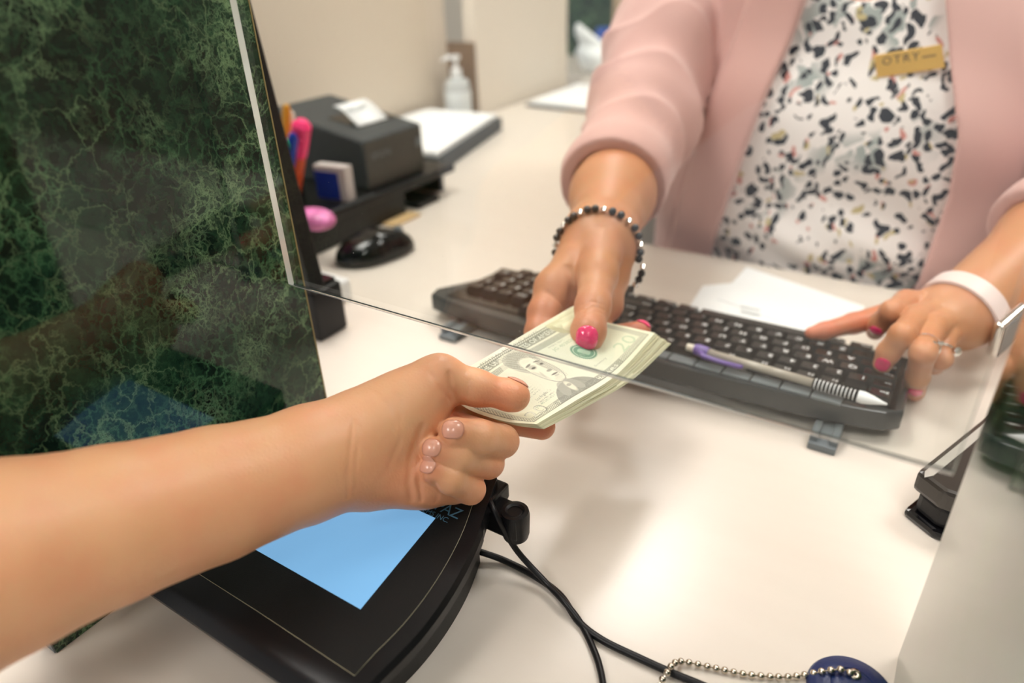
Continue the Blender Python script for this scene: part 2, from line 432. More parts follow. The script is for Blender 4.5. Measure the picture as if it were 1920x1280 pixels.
# counter: one continuous cream worktop, deep wing on the left
ct = prism([(-1.055, -.16), (1.2, -.16), (1.2, .812), (-.36, .812), (-.42, .87), (-.42, 2.0), (-.98, 2.0), (-.98, 1.384), (-1.055, 1.384)], -.032, 0, .002)
tag(obj('countertop', ct, M_lam), 'cream laminate teller counter running under the clear screen', 'counter')
cb = empty('counter_base', (0, .2, -1.05), 'plain base carrying the cream teller counter', 'cabinet')
obj('front_panel', box(-1.05, 1.15, -.10, -.06, -1.05, -.033), M_wall2, cb)
obj('side_panel', box(-1.04, -1.0, -.059, 1.37, -1.05, -.033), M_wall2, cb); obj('side_panel', box(1.11, 1.15, -.059, .70, -1.05, -.033), M_wall2, cb)
# dividers
XL, XR = -.3665, .0362
for (x0, x1, y0, y1, lab) in ((XL-.014, XL, .0752, .296, 'tall dark green marbled divider standing left on the counter'), (XR, XR+.014, -.02, .3135, 'green marbled divider at right edge, glossy and mirroring the keyboard')):
    d = empty('divider_panel', ((x0+x1)/2, (y0+y1)/2, 0), lab, 'divider')
    obj('marbled_board', box(x0, x1, y0, y1, .0005, 1.05), M_marble, d)
    if x0 < -.1: obj('edge_strip', box(x0+.001, x1-.0002, y0-.0009, y0-.0001, .001, 1.05), M_grey, d)
    if x0 < -.1: obj('edge_line', box(x1, x1+.0004, y1-.0010, y1, .001, 1.05), plain('tan_edge_line', (.30, .24, .10), .4), d)
    ft = obj('edge_strip', box(x0+.0005, x1-.0006, y1+.0001, y1+.0008, .001, 1.05), plain('brown_black_edge', (.05, .035, .012), .4), d)

# ------------------------------------------------------------------ clear acrylic screen
def glass_mat(add=.035):
    M = bpy.data.materials.new('clear_acrylic'); M.use_nodes = True; nt = M.node_tree; nt.nodes.clear()
    o = N(nt, 'OutputMaterial'); tr = N(nt, 'BsdfTransparent'); tr.inputs['Color'].default_value = (.955, .97, .96, 1)
    gl = N(nt, 'BsdfGlossy'); gl.inputs['Roughness'].default_value = .01; gl.inputs['Color'].default_value = (1, 1, 1, 1)
    lw = N(nt, 'LayerWeight'); lw.inputs['Blend'].default_value = .5      # Schlick fresnel, the same from both faces
    fr = math_(nt, 'ADD', math_(nt, 'MULTIPLY', math_(nt, 'POWER', lw.outputs['Facing'], 5.0), .9), add, True)
    mx = N(nt, 'MixShader'); L(nt, fr, mx.inputs[0]); L(nt, tr.outputs[0], mx.inputs[1]); L(nt, gl.outputs[0], mx.inputs[2])
    # a few specks of dust
    tc = N(nt, 'TexCoord'); v = N(nt, 'TexVoronoi', Scale=260); L(nt, tc.outputs['Object'], v.inputs['Vector'])
    sp = N(nt, 'SeparateColor'); L(nt, v.outputs['Color'], sp.inputs[0])
    nz = N(nt, 'TexNoise', Scale=14); L(nt, tc.outputs['Object'], nz.inputs['Vector'])
    dens = ramp(nt, nz.outputs['Fac'], [(.5, (0, 0, 0)), (.72, (.16, .16, .16))])
    f = math_(nt, 'MULTIPLY', math_(nt, 'LESS_THAN', v.outputs['Distance'], .05), math_(nt, 'LESS_THAN', sp.outputs[0], dens))
    df = N(nt, 'BsdfDiffuse'); df.inputs['Color'].default_value = (.8, .8, .8, 1)
    m2 = N(nt, 'MixShader'); L(nt, math_(nt, 'MULTIPLY', f, .7), m2.inputs[0]); L(nt, mx.outputs[0], m2.inputs[1]); L(nt, df.outputs[0], m2.inputs[2])
    L(nt, m2.outputs[0], o.inputs['Surface']); return M
M_glass = glass_mat()
M_gedge = mat('frosted_acrylic_edge', (.80, .86, .82), .12, trans=.35)
YG = .265
ga = at(542, 537, y=YG); gb = at(1785, 895, y=YG); zg = (ga[2]+gb[2])/2
sc = empty('acrylic_screen', ((ga[0]+gb[0])/2, YG, zg), 'clear acrylic safety screen hanging over the counter between dividers', 'screen')
bm = bmesh.new(); T_ = .0042
prof_ = [(YG, 1.0), (YG, zg+.0019), (YG+.0016, zg), (YG+T_-.0005, zg), (YG+T_, zg+.0005), (YG+T_, 1.0)]
A_ = [bm.verts.new((ga[0], y, z)) for y, z in prof_]; B_ = [bm.verts.new((gb[0], y, z)) for y, z in prof_]; K = len(prof_)
for i in range(K): bm.faces.new((A_[i], A_[(i+1) % K], B_[(i+1) % K], B_[i]))
bm.faces.new(A_); bm.faces.new(B_[::-1])
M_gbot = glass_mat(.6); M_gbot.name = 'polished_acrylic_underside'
o_ = obj('clear_sheet', bm, [M_glass, M_gedge, M_gbot, plain('shadow_seam', (.03, .04, .04), .3), plain('painted_bevel_highlight', (.97, .98, .98), .10, spec=1.0), plain('greenish_acrylic_edge', (.42, .50, .45), .15)], sc)  # bevel highlight and dark edge line are put in as white and near-black colours
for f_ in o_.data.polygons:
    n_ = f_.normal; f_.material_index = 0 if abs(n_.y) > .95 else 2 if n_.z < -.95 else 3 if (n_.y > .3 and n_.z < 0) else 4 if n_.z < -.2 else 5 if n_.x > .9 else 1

# ------------------------------------------------------------------ banknotes
def raster_bill(nu, nv):
    """grey + colour engraving of the note as an array (nv, nu, 3); u along the length, v up the width"""
    U, V = np.meshgrid((np.arange(nu)+.5)/nu*156, (np.arange(nv)+.5)/nv*66)
    paper = np.array([.80, .78, .60]); img = np.ones((nv, nu, 3))*paper
    img = img*(1-.06*np.sin(U*.05+1)[..., None]*np.array([.2, .0, 1]))
    r = np.random.default_rng(3)
    def paint(mask, c, a=1.0):
        mm = (np.asarray(mask, float)*a)[..., None]; img[:] = img*(1-mm)+np.array(c)*mm
    ink = (.10, .11, .08); grn = (.07, .26, .16)
    rect = lambda x0, x1, y0, y1: (U > x0) & (U < x1) & (V > y0) & (V < y1)
    hatch = lambda f, g: .5+.5*np.sin(U*f+V*g)
    # fine tints
    paint(rect(6, 150, 4.5, 61.5), (.62, .64, .50), .25)
    paint(((U-98)/34)**2+((V-30)/22)**2 < 1, (.55, .66, .50), .22)
    paint(((U-30)/22)**2+((V-33)/20)**2 < 1, (.62, .62, .50), .30)
    # border: two rules with ornament between
    for t, w in ((3.6, .5), (8.3, .35)):
        m_ = rect(t, 156-t, t, 66-t) & ~rect(t+w, 156-t-w, t+w, 66-t-w); paint(m_, ink, .85)
    m_ = rect(4.3, 151.7, 4.3, 61.7) & ~rect(8, 148, 8, 58)
    paint(m_ & (np.sin(U*3.2)*np.sin(V*3.2) > -.1), ink, .60)
    # header band
    paint(rect(34, 122, 54.5, 60.5), ink, .62); paint(rect(26, 130, 48.2, 52.8), ink, .30)
    paint(rect(26, 130, 48.2, 52.8) & (np.sin(U*4.2+np.sin(V*3)) > 0), ink, .45)
    # text rasteriser
    def text(s, x, y, h, c, a=1, wd=None, sp=1.0):
        me = text_mesh(s, h, 0, sp); me.calc_loop_triangles()
        co = np.array([v.co[:2] for v in me.vertices]); 
        k = 1 if wd is None else wd/(co[:, 0].max()-co[:, 0].min()); co[:, 0] = (co[:, 0]-co[:, 0].min())*k+x; co[:, 1] += y
        msk = np.zeros((nv, nu), bool)
        for t in me.loop_triangles:
            A, B, C = co[list(t.vertices)]
            x0, x1 = sorted((int(min(A[0], B[0], C[0])/156*nu)-1, int(max(A[0], B[0], C[0])/156*nu)+2)); y0, y1 = (int(min(A[1], B[1], C[1])/66*nv)-1, int(max(A[1], B[1], C[1])/66*nv)+2)
            x0 = max(x0, 0); y0 = max(y0, 0); u = U[y0:y1, x0:x1]; v = V[y0:y1, x0:x1]
            e = lambda P, Q: (Q[0]-P[0])*(v-P[1])-(Q[1]-P[1])*(u-P[0])
            a1, a2, a3 = e(A, B), e(B, C), e(C, A); msk[y0:y1, x0:x1] |= ((a1 >= 0) & (a2 >= 0) & (a3 >= 0)) | ((a1 <= 0) & (a2 <= 0) & (a3 <= 0))
        bpy.data.meshes.remove(me); paint(msk, c, a)
    text('THE UNITED STATES OF AMERICA', 36, 55.7, 5.2, (.78, .78, .64), .95, 84)
    text('FEDERAL RESERVE NOTE', 44, 61.9, 2.2, ink, .7, 60)
    text('20', 9.5, 47, 15, ink, .8, 17); text('20', 130, 47, 15, ink, .8, 17)
    text('20', 10.5, 6, 13.5, ink, .55, 19); text('20', 11.2, 6.8, 11.6, (.74, .74, .58), .8, 17.2)
    text('20', 125, 9, 15, (.42, .56, .36), .7, 20)
    text('L12', 14, 36.5, 4.6, ink, .85, 8)
    m_ = rect(12, 24, 35, 42) & ~rect(12.5, 23.5, 35.5, 41.5); paint(m_, ink, .7)
    text('Los Angeles Ca', 33, 17, 3.4, ink, .75, 17); text('Treasurer of the United States', 31, 14.6, 1.5, ink, .7, 19); text('Secretary', 98, 15, 2.6, ink, .6, 14)
    for i in range(4): text('this note is legal tender', 26, 22.2+i*1.8, 1.3, ink, .5, 20)
    text('WASHINGTON, D.C.', 92, 46, 1.9, ink, .6, 18)
    text('TWENTY DOLLARS', 40, 4.6, 3.4, (.75, .75, .6), .95, 72); 
    paint(rect(38, 118, 3.9, 8.6) & (hatch(5, 0) > .3), ink, .5); text('TWENTY DOLLARS', 42, 4.7, 3.4, (.85, .85, .7), .95, 70)
    text('JG 40382857 C', 92, 42, 3.4, (.30, .42, .26), .8, 36); text('JG 40382857 C', 24, 12.2, 2.8, (.16, .28, .18), .6, 0.1+28)
    # seals
    rr = np.hypot(U-27, V-33); paint(rr < 7.6+.35*np.sin(np.arctan2(V-33, U-27)*36), ink, .55); paint(rr < 6, (.66, .66, .52), .7); paint((rr < 5) & (hatch(3, 5) > .5), ink, .5)
    rr = np.hypot((U-107), V-30); paint(rr < 8.6+.4*np.sin(np.arctan2(V-30, U-107)*40), grn, .85); paint((rr < 7.2) & (rr > 6.6), (.6, .72, .55), .9); paint((rr < 4.2) & (np.abs(U-107+(V-30)*.3) < 2.6), (.42, .60, .44), .9)
    text('TWENTY', 96, 27, 5.2, (.40, .46, .36), .55, 23)
    # portrait : a generic gentleman with swept hair and dark coat
    cx = 65; oval = ((U-cx)/22)**2+((V-32)/28)**2 < 1; band = (V > 4)
    E = lambda x, y, a, b, t=0: (((U-x)*math.cos(t)+(V-y)*math.sin(t))/a)**2+((-(U-x)*math.sin(t)+(V-y)*math.cos(t))/b)**2 < 1
    soft = lambda x, y, a, b, t=0: np.clip(1.6*(1-(((U-x)*math.cos(t)+(V-y)*math.sin(t))/a)**2-((-(U-x)*math.sin(t)+(V-y)*math.cos(t))/b)**2), 0, 1)
    paint(oval & band, (.74, .73, .57), .6)
    coat = (((U-cx-1)/25)**2+((V+2)/20)**2 < 1) & band
    paint(coat, (.30, .30, .25), .8); paint(coat & (hatch(4.4, 4.4) > .6), (.16, .16, .13), .5)
    paint(soft(cx, 13, 3.5, 5.5), (.72, .70, .56), .8)
    for (x, y, a, b, t) in ((cx-1, 51, 10.5, 7, .2), (cx-9, 44, 4.2, 10, .15), (cx+9.5, 45, 3.0, 7.5, -.15), (cx+4, 54, 8.5, 4, -.3)): paint(soft(x, y, a, b, t), (.54, .53, .42), .95); paint(soft(x, y, a, b, t)*(hatch(2.2*math.cos(t), 1.2) > .6), (.30, .30, .24), .5)
    for i in range(12):
        q = np.hypot((U-(cx+1))*1.05, (V-37)*.9); paint((np.abs(q-(11.3+i*.75)+.6*np.sin(U*.9+V*.4)) < .2) & (V > 36+i*.3) & E(cx, 49, 12.5, 9.5, .1), (.24, .24, .19), .6)
    face = soft(cx+1, 34.5, 9.6, 15.5); fc = (.79, .77, .61)
    paint(face, fc, 1); paint(E(cx+1, 33.5, 9.0, 15), fc, 1); paint((np.abs(np.hypot((U-cx-1)/9.3, (V-33.5)/15.4)-1) < .035) & (V < 40), (.30, .29, .23), .75)
    for (x, y, a, b, t, c, k) in ((cx+8.5, 33, 3.6, 12, 0, (.50, .48, .38), .7), (cx-7, 30, 3.2, 9, .2, (.58, .56, .44), .6), (cx+1, 46.5, 8, 3.2, 0, (.68, .66, .52), .6), (cx+2, 21, 6.5, 3.4, 0, (.62, .60, .47), .6),
        (cx-2.3, 38.6, 4.0, 2.8, .05, (.46, .44, .35), .8), (cx+6.3, 38.6, 3.4, 2.8, -.05, (.46, .44, .35), .8), (cx-2.3, 37.8, 2.3, 1.0, 0, (.12, .11, .09), 1), (cx+6.2, 37.8, 2.0, 1.0, 0, (.12, .11, .09), 1),
        (cx-2.6, 41.4, 4.0, .9, .18, (.22, .21, .17), .95), (cx+6.4, 41.4, 3.4, .9, -.18, (.22, .21, .17), .95), (cx+4.4, 35, 1.2, 6.5, .12, (.48, .46, .36), .8), (cx+3.4, 30.6, 3.0, 1.3, 0, (.34, .32, .26), .9),
        (cx-4.5, 30, 1.0, 4.2, -.4, (.56, .54, .42), .7), (cx+2.8, 26.4, 4.0, .8, 0, (.20, .18, .15), 1), (cx+2.8, 24.6, 3.0, 1.0, 0, (.50, .48, .38), .8), (cx+2.4, 19.0, 5.0, 1.2, 0, (.36, .34, .27), .7), (cx-9.3, 35, 1.9, 4.2, .1, (.60, .57, .45), .9), (cx-9.3, 35, .8, 2.4, .1, (.35, .33, .26), .8)):
        paint(soft(x, y, a, b, t)*np.clip(soft(cx+1, 34.5, 10.5, 16.5)*1.3, 0, 1), c, k)
    for i in range(26): paint((np.abs(V-(20+i*1.2)-.10*(U-cx)) < .16) & E(cx+8.3, 33, 3.2, 13), (.30, .29, .23), .5)
    for s in (-1, 1): paint(E(cx+s*6-1, 12.5, 4.2, 7.5, s*.55) & band, (.42, .41, .34), .8)
    paint(soft(cx, 12, 3.2, 6.5), (.74, .72, .57), .9); paint(E(cx, 13.5, 2.2, 1.3), (.3, .29, .24), .7)
    img *= (1+r.normal(0, .018, img.shape[:2]))[..., None]
    return np.clip(img, 0, 1)
# control net of the top note : rows v (0 lower long edge .. 1 upper long edge), columns u (0 customer's end .. 1 teller's end)
XB = [-.1725, -.166, -.161, -.157]; XT = [-.2300, -.2215, -.2165, -.2130]
PXS = [[(1006, 795), (945, 789), (876, 766), (822, 722)],
       [(1078, 752), (1025, 722), (965, 694), (906, 672)],
       [(1158, 701), (1110, 672), (1054, 645), (1000, 616)],
       [(1229, 624), (1180, 613), (1126, 600), (1075, 573)]]
def net():
    G = np.zeros((4, 4, 3))
    for i in range(4):
        zb = [.097, .096, .094, .090][i]
        A = at(*PXS[i][0], z=zb)
        B = at(*PXS[i][3], x=A[0]-.0600)
        for j in range(4):
            t = j/3
            G[i, j] = A if j == 0 else B if j == 3 else at(*PXS[i][j], x=A[0]+(B[0]-A[0])*t)
    return G
G0 = net()
def interp(G, u, v):
    """Catmull-Rom surface through the 4x4 net"""
    def w(t):
        t = np.clip(t, 0, 1)*3; i = np.minimum(t.astype(int), 2); f = t-i
        W = np.zeros((len(t), 6)); c = np.stack([.5*(-f+2*f*f-f**3), .5*(2-5*f*f+3*f**3), .5*(f+4*f*f-3*f**3), .5*(f**3-f*f)], 1)
        for k in range(4): W[np.arange(len(t)), i+k] += c[:, k]
        W[:, 1] += 2*W[:, 0]; W[:, 2] -= W[:, 0]; W[:, 4] += 2*W[:, 5]; W[:, 3] -= W[:, 5]
        return W[:, 1:5]
    return np.einsum('ni,nj,ijk->nk', w(u), w(v), G)
M_note = mat('engraved_note_paper', (.8, .78, .6), .65, ns=600, bump=.15)
_b = M_note.node_tree.nodes['Principled BSDF']; _a = N(M_note.node_tree, 'Attribute'); _a.attribute_name = 'print'; L(M_note.node_tree, _a.outputs['Color'], _b.inputs['Base Color'])
def note(name, nu, nv, fn, img=None, col=(.74, .74, .52)):
    u, v = np.meshgrid(np.linspace(0, 1, nu), np.linspace(0, 1, nv)); P_ = fn(u.ravel(), v.ravel())
    idx = np.arange(nu*nv).reshape(nv, nu); F = np.stack([idx[:-1, :-1], idx[:-1, 1:], idx[1:, 1:], idx[1:, :-1]], -1).reshape(-1, 4)
    c = P_.mean(0); me = np_mesh(name, P_-c, F, M_note)
    a = me.attributes.new('print', 'FLOAT_COLOR', 'POINT')
    cc = np.ones((nu*nv, 4)); 
    if img is not None: cc[:, :3] = img.reshape(-1, 3)
    else:
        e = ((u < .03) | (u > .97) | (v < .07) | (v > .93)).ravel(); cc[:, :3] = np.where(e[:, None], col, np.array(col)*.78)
    a.data.foreach_set('color', cc.ravel())
    o = link(name, me); o.location = Vector(c.tolist()); md = o.modifiers.new('thick', 'SOLIDIFY'); md.thickness = .00012; md.offset = -1
    return o
IMG = raster_bill(560, 236)
o = note('banknote', 560, 236, lambda u, v: interp(G0, u, v), IMG)
tag(o, 'top twenty-dollar note of the stack, portrait showing', 'banknote', 'banknotes passed between the two hands')
for i in range(1, 8):
    ang = [0, -.006, -.016, -.022, -.030, -.034, -.042, -.046][i]; dz = -.0008*i; sx = .0006*i; sy = .0002*i
    def fn(u, v, i=i, ang=ang, dz=dz, sx=sx, sy=sy):
        p = interp(G0, u, v); c = G0[0, 0]; q = p-c
        x = q[:, 0]*math.cos(ang)-q[:, 1]*math.sin(ang); y = q[:, 0]*math.sin(ang)+q[:, 1]*math.cos(ang)+.0006*i*u
        # outer edges droop a little under the top note, never above it
        dr = -.0007*i*(np.abs(u-.62)*1.2)*(1-v)-.0008*np.abs(np.sin(u*5+i))*(1-v)*min(i, 3)/3
        return np.stack([c[0]+x+sx*(u > -1), c[1]+y+sy, p[:, 2]+dz*(.35+.65*u)+dr*(.2+.8*u)], 1)
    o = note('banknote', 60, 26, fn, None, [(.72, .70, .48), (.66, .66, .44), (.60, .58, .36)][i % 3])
    tag(o, 'banknote under the top twenty-dollar note, only its pale edge showing', 'banknote', 'banknotes passed between the two hands')

# ================================================================== CUSTOMER (left forearm and hand)
def D_(a): return [at(*q[:2], D=q[2]) for q in a]
arm_c = D_([(-420, 1200, .255), (-160, 1100, .272), (0, 1046, .29), (200, 985, .315), (400, 926, .345), (560, 876, .368), (640, 850, .381)])
arm_r = [.050, .0455, .0410, .0359, .0332, .0300, .0275]
WR = at(655, 848, D=.384)
cust = {}
def hand1():
    f = {}
    f['thumb'] = (D_([(735, 775, .395), (828, 706, .4), (893, 727, .403), (958, 741, .408), (967, 743, .409)]), [.019, .0115, .0098, .0085, .0080])
    f['index'] = (D_([(790, 770, .415), (868, 766, .438), (945, 785, .438), (1016, 799, .436)]), [.0115, .0098, .0092, .0085])
    f['middle'] = (D_([(760, 795, .412), (850, 800, .424), (942, 827, .409), (900, 818, .390), (851, 811, .383)]), [.0115, .0100, .0094, .0092, .0087])
    f['ring'] = (D_([(740, 830, .408), (835, 850, .422), (916, 868, .407), (860, 855, .386), (815, 844, .381)]), [.0112, .0096, .0088, .0087, .0076])
    f['pinky'] = (D_([(730, 870, .400), (810, 890, .412), (882, 917, .400), (845, 898, .384), (811, 881, .380)]), [.0108, .0088, .0083, .0081, .0070])
    return f
H1 = hand1()
TH1 = D_([(700, 800, .392), (770, 770, .396)])
def f_cust(p):
    d = chain(p, arm_c, arm_r, .003)
    # wrist, slightly flattened pair of bones
    d = smin(d, chain(p, D_([(600, 835, .374), (680, 800, .387), (740, 770, .394)]), [.021, .0190, .018], .006), .012)
    d = smin(d, chain(p, D_([(600, 884, .374), (690, 888, .388), (790, 888, .398)]), [.0205, .0160, .0150], .006), .012)
    # palm
    d = smin(d, chain(p, D_([(680, 850, .392), (760, 840, .406), (815, 825, .418)]), [.022, .020, .018], .01), .014)
    d = smin(d, chain(p, D_([(700, 897, .390), (790, 907, .397), (850, 917, .404)]), [.0135, .0105, .0088], .01), .012)
    # thenar mass
    d = smin(d, chain(p, TH1, [.020, .0195], .01), .012)
    d = smin(d, cap(p, at(735, 790, D=.392), at(812, 720, D=.398), .0185, .0145), .012)
    t = chain(p, *H1['thumb'], .006)
    d = smin(d, t, .008)
    g = None
    for n in ('index', 'middle', 'ring', 'pinky'):
        c = chain(p, *H1[n], .003); g = c if g is None else smin(g, c, .0008)
    d = smin(d, g, .0022)
    return d
G1 = []
def gr(f, pts, dep, w, D0=.26, D1=.5): return ([surf(f, x, y, D0, D1) for x, y in pts], dep*1.5, w)
_f = f_cust
G1 += [gr(_f, [(663, 790), (656, 840), (650, 890), (652, 930)], .0005, .0012), gr(_f, [(672, 800), (668, 860), (664, 925)], .0004, .0011),
       gr(_f, [(842, 700), (846, 728), (856, 748)], .0009, .0014), gr(_f, [(878, 712), (880, 728), (878, 742)], .0004, .0011), gr(_f, [(806, 700), (826, 730), (846, 752)], .0006, .0014),
       gr(_f, [(905, 905), (868, 880)], .0001, .001), gr(_f, [(790, 800), (772, 850), (766, 905), (772, 936)], .0009, .0018), gr(_f, [(800, 860), (785, 900), (790, 935)], .0007, .0014),
       gr(_f, [(700, 735), (725, 760), (740, 800)], .0003, .0016), gr(_f, [(745, 742), (752, 780), (748, 830), (730, 870)], .0003, .0015), gr(_f, [(815, 905), (820, 925), (818, 940)], .0007, .0012)]
def f_cust2(p): return groove(f_cust(p), p, G1)
# upper part of the arm, coarser, up to a sleeved shoulder off to the left
EL = arm_c[0]; SH = EL+np.array([.06, -.26, .10])
def f_carm(p):
    d = chain(p, arm_c, arm_r, .003)
    d = smin(d, cap(p, EL, SH, .047, .058), .02)
    return d
def clipped(f, axis, val, sign):
    return lambda p: np.maximum(f(p), sign*(p[:, axis]-val))
SPL = .028   # both pieces share this plane inside the forearm
V1, F1 = sculpt(lambda p: np.maximum(f_cust2(p), SPL-.0-p[:, 1]), np.array([-.37, .02, .02]), np.array([-.13, .37, .19]), .0010)
Va, Fa = sculpt(lambda p: np.maximum(np.minimum(f_carm(p), f_cust2(p)), p[:, 1]-SPL-.0006), np.array([-.50, -.42, .0]), np.array([-.15, .04, .33]), .0022)
V, F = join_vf([(V1, F1), (Va, Fa)])
tint = np.zeros(len(V))
for (q, s, r_) in [((1015, 800, .424), .8, .011), ((852, 809, .376), .35, .010), ((815, 844, .374), .45, .010), ((811, 881, .374), .45, .009), ((930, 745, .40), .35, .016), ((930, 835, .40), .25, .012), ((905, 885, .40), .25, .012), ((820, 770, .41), .7, .014), ((845, 735, .39), .3, .014), ((760, 890, .385), .38, .03), ((700, 900, .38), .28, .03), ((770, 760, .378), .22, .025)]:
    c = at(*q[:2], D=q[2]); tint = np.maximum(tint, s*np.exp(-((V-c)**2).sum(1)/(2*r_*r_)))
for (q, s, r_) in [((912, 824, .383), .45, .006), ((858, 856, .383), .4, .006), ((846, 899, .382), .4, .006), ((925, 835, .395), .3, .007), ((700, 770, .375), .25, .03), ((860, 700, .392), .3, .008)]:
    c = at(*q[:2], D=q[2]); tint = tint-s*np.exp(-((V-c)**2).sum(1)/(2*r_*r_))
cu = empty('person', (float(SH[0]), float(SH[1]), -1.05), 'customer with bare left forearm reaching under the screen, holding out banknotes', 'person')
link('body', np_mesh('body', V, F, M_skin1, tint), cu)
def f_sl(p):
    a = EL+(SH-EL)*.45; b = SH+(SH-EL)*.2; d = cap(p, a, b, .060, .078)+wob(p, 60, .004, 4); n = nrm(b-a)
    return np.maximum(np.maximum(d, -(p-a)@n), -(cap(p, a-.1*n, a+.03*n, .056, .058)))
Vs, Fs = sculpt(f_sl, np.minimum(EL, SH)-.14, np.maximum(EL, SH)+.16, .004)
link('sleeve', np_mesh('sleeve', Vs, Fs, mat('navy_cotton', (.02, .03, .08), .8)), cu)
for (px, py, ax, ln, w) in ((849, 804, 'middle', .0120, .0104), (808, 838, 'ring', .0105, .0096), (801, 872, 'pinky', .0092, .0084), (968, 722, 'thumb', .0135, .0112)):
    P_ = H1[ax][0]; a = P_[-1]-P_[-2]
    c = surf(f_cust, px, py, .3, .46) if ax != 'thumb' else P_[-1]-nrm(a)*.001+nrm(CU*.95+CF*.12+CR*.25)*.0078
    nail(f_cust, c, a, ln, w, M_natnail, cu, lift=.0003)

# ================================================================== TELLER
TX = -.125
def f_torso(p):
    d = ncap(p, (TX, .985, -.26), (TX, .985, .02), .205, .203, (1, .70, 1))
    d = smin(d, ncap(p, (TX, .985, .02), (TX, .995, .20), .200, .185, (1, .70, 1)), .06)
    for s in (-1, 1): d = smin(d, ell(p, (TX+s*.072, .905, .150), (.078, .058, .072)), .05)
    d = smin(d, cap(p, (TX-.17, 1.01, .275), (TX+.17, 1.01, .275), .058, .058), .09)
    return d
def f_neck(p): return cap(p, (TX, 1.015, .30), (TX, .985, .45), .060, .054)
RA = D_([(1128, 450, .588), (1148, 368, .665), (1200, 222, .79), (1240, 95, .865), (1310, -60, .93)]); RAr = [.0275, .0365, .044, .049, .056]
WL = at(1796, 588, z=.055); ELB = np.array([.150, .885, .150]); SHL = np.array([TX+.225, 1.015, .30])
LA = [WL, WL+(ELB-WL)*.45, ELB, SHL]; LAr = [.0295, .0350, .044, .056]
# ---- right hand (holding the notes)
HR = {
 'thumb': (D_([(1126, 460, .572), (1120, 517, .541), (1112, 575, .508), (1103, 622, .488), (1101, 634, .4845)]), [.020, .0150, .0122, .0112, .0100]),
 'index': (D_([(1085, 500, .565), (1040, 540, .553), (1020, 588, .540), (1012, 624, .531), (1090, 668, .520), (1168, 671, .510)]), [.018, .0155, .0122, .0108, .0090, .0078]),
 'middle': (D_([(1095, 505, .575), (1062, 545, .572), (1048, 612, .560), (1130, 634, .552), (1200, 621, .542)]), [.018, .0150, .0108, .0095, .0083]),
 'ring': (D_([(1110, 510, .585), (1085, 550, .585), (1080, 622, .572), (1150, 642, .566), (1182, 640, .560)]), [.017, .0140, .0102, .0090, .0080]),
 'pinky': (D_([(1130, 505, .592), (1118, 550, .595), (1110, 615, .585), (1150, 640, .578), (1170, 642, .575)]), [.016, .0120, .0090, .0080, .0072]),
}
def f_rhand(p):
    d = chain(p, RA, RAr, .02)
    d = smin(d, chain(p, D_([(1108, 440, .590), (1085, 495, .573), (1052, 528, .556)]), [.024, .019, .0145], .01), .015)
    d = smin(d, chain(p, D_([(1145, 455, .592), (1138, 520, .578), (1136, 572, .562), (1120, 607, .552)]), [.022, .0170, .0118, .0080], .008), .014)
    d = smin(d, chain(p, D_([(1060, 540, .562), (1095, 560, .566), (1128, 570, .568)]), [.013, .013, .011], .01), .012)
    g = None
    for n in ('middle', 'ring', 'pinky', 'index'):
        c = chain(p, *HR[n], .006); g = c if g is None else smin(g, c, .0015)
    d = smin(d, g, .005)
    return smin(d, chain(p, *HR['thumb'], .007), .0045)
GR_ = [gr(f_rhand, [(1092, 572), (1110, 566), (1130, 572)], .0004, .0012, .38, .62), gr(f_rhand, [(1094, 580), (1112, 575), (1130, 580)], .0004, .0012, .38, .62), gr(f_rhand, [(1066, 505), (1071, 530), (1069, 558)], .0014, .003, .38, .62),
       gr(f_rhand, [(1025, 548), (1042, 560), (1056, 575)], .0006, .002, .38, .62), gr(f_rhand, [(1095, 588), (1112, 584), (1129, 588)], .0003, .001, .38, .62)]
def f_rh(p): return groove(f_rhand(p), p, GR_)
# ---- left hand (on the keyboard)
def Z_(a): return [at(q[0], q[1], z=q[2]) for q in a]
HL = {
 'index': (Z_([(1755, 578, .056), (1700, 568, .062), (1672, 583, .067), (1650, 606, .050), (1641, 622, .035)]), [.0155, .0112, .0090, .0082, .0072]),
 'middle': (Z_([(1765, 590, .058), (1722, 596, .065), (1692, 627, .070), (1666, 660, .052), (1655, 682, .040)]), [.0155, .0115, .0094, .0085, .0074]),
 'ring': (Z_([(1775, 600, .056), (1745, 615, .062), (1731, 660, .062), (1721, 706, .034), (1716, 735, .0105)]), [.0155, .0115, .0094, .0084, .0074]),
 'pinky': (Z_([(1788, 610, .050), (1768, 630, .052), (1764, 672, .044), (1750, 684, .024), (1742, 676, .014)]), [.0145, .0105, .0085, .0076, .0066]),
 'thumb': (Z_([(1760, 585, .046), (1680, 588, .042), (1600, 606, .038), (1545, 620, .035), (1522, 624, .0335)]), [.0160, .0125, .0092, .0076, .0058]),
}
def f_lhand(p):
    d = chain(p, LA, LAr, .02)
    for n in HL: d = smin(d, cap(p, WL, HL[n][0][0], .0250, HL[n][1][0]), .012)
    g = None
    for n in HL:
        c = chain(p, *HL[n], .004); g = c if g is None else smin(g, c, .0012)
    return smin(d, g, .006)
Vr, Fr = sculpt(lambda p: np.maximum(f_rh(p), p[:, 1]-.655), np.array([-.34, .37, .02]), np.array([-.12, .66, .20]), .0011)
Vl, Fl = sculpt(lambda p: np.maximum(f_lhand(p), p[:, 1]-.80), np.array([-.11, .47, .0]), np.array([.17, .81, .17]), .0012)
def f_arms(p): return np.minimum(np.maximum(chain(p, RA, RAr, .02), .654-p[:, 1]), np.maximum(chain(p, LA, LAr, .02), .799-p[:, 1]))
HC = np.array([TX, .955, .550])
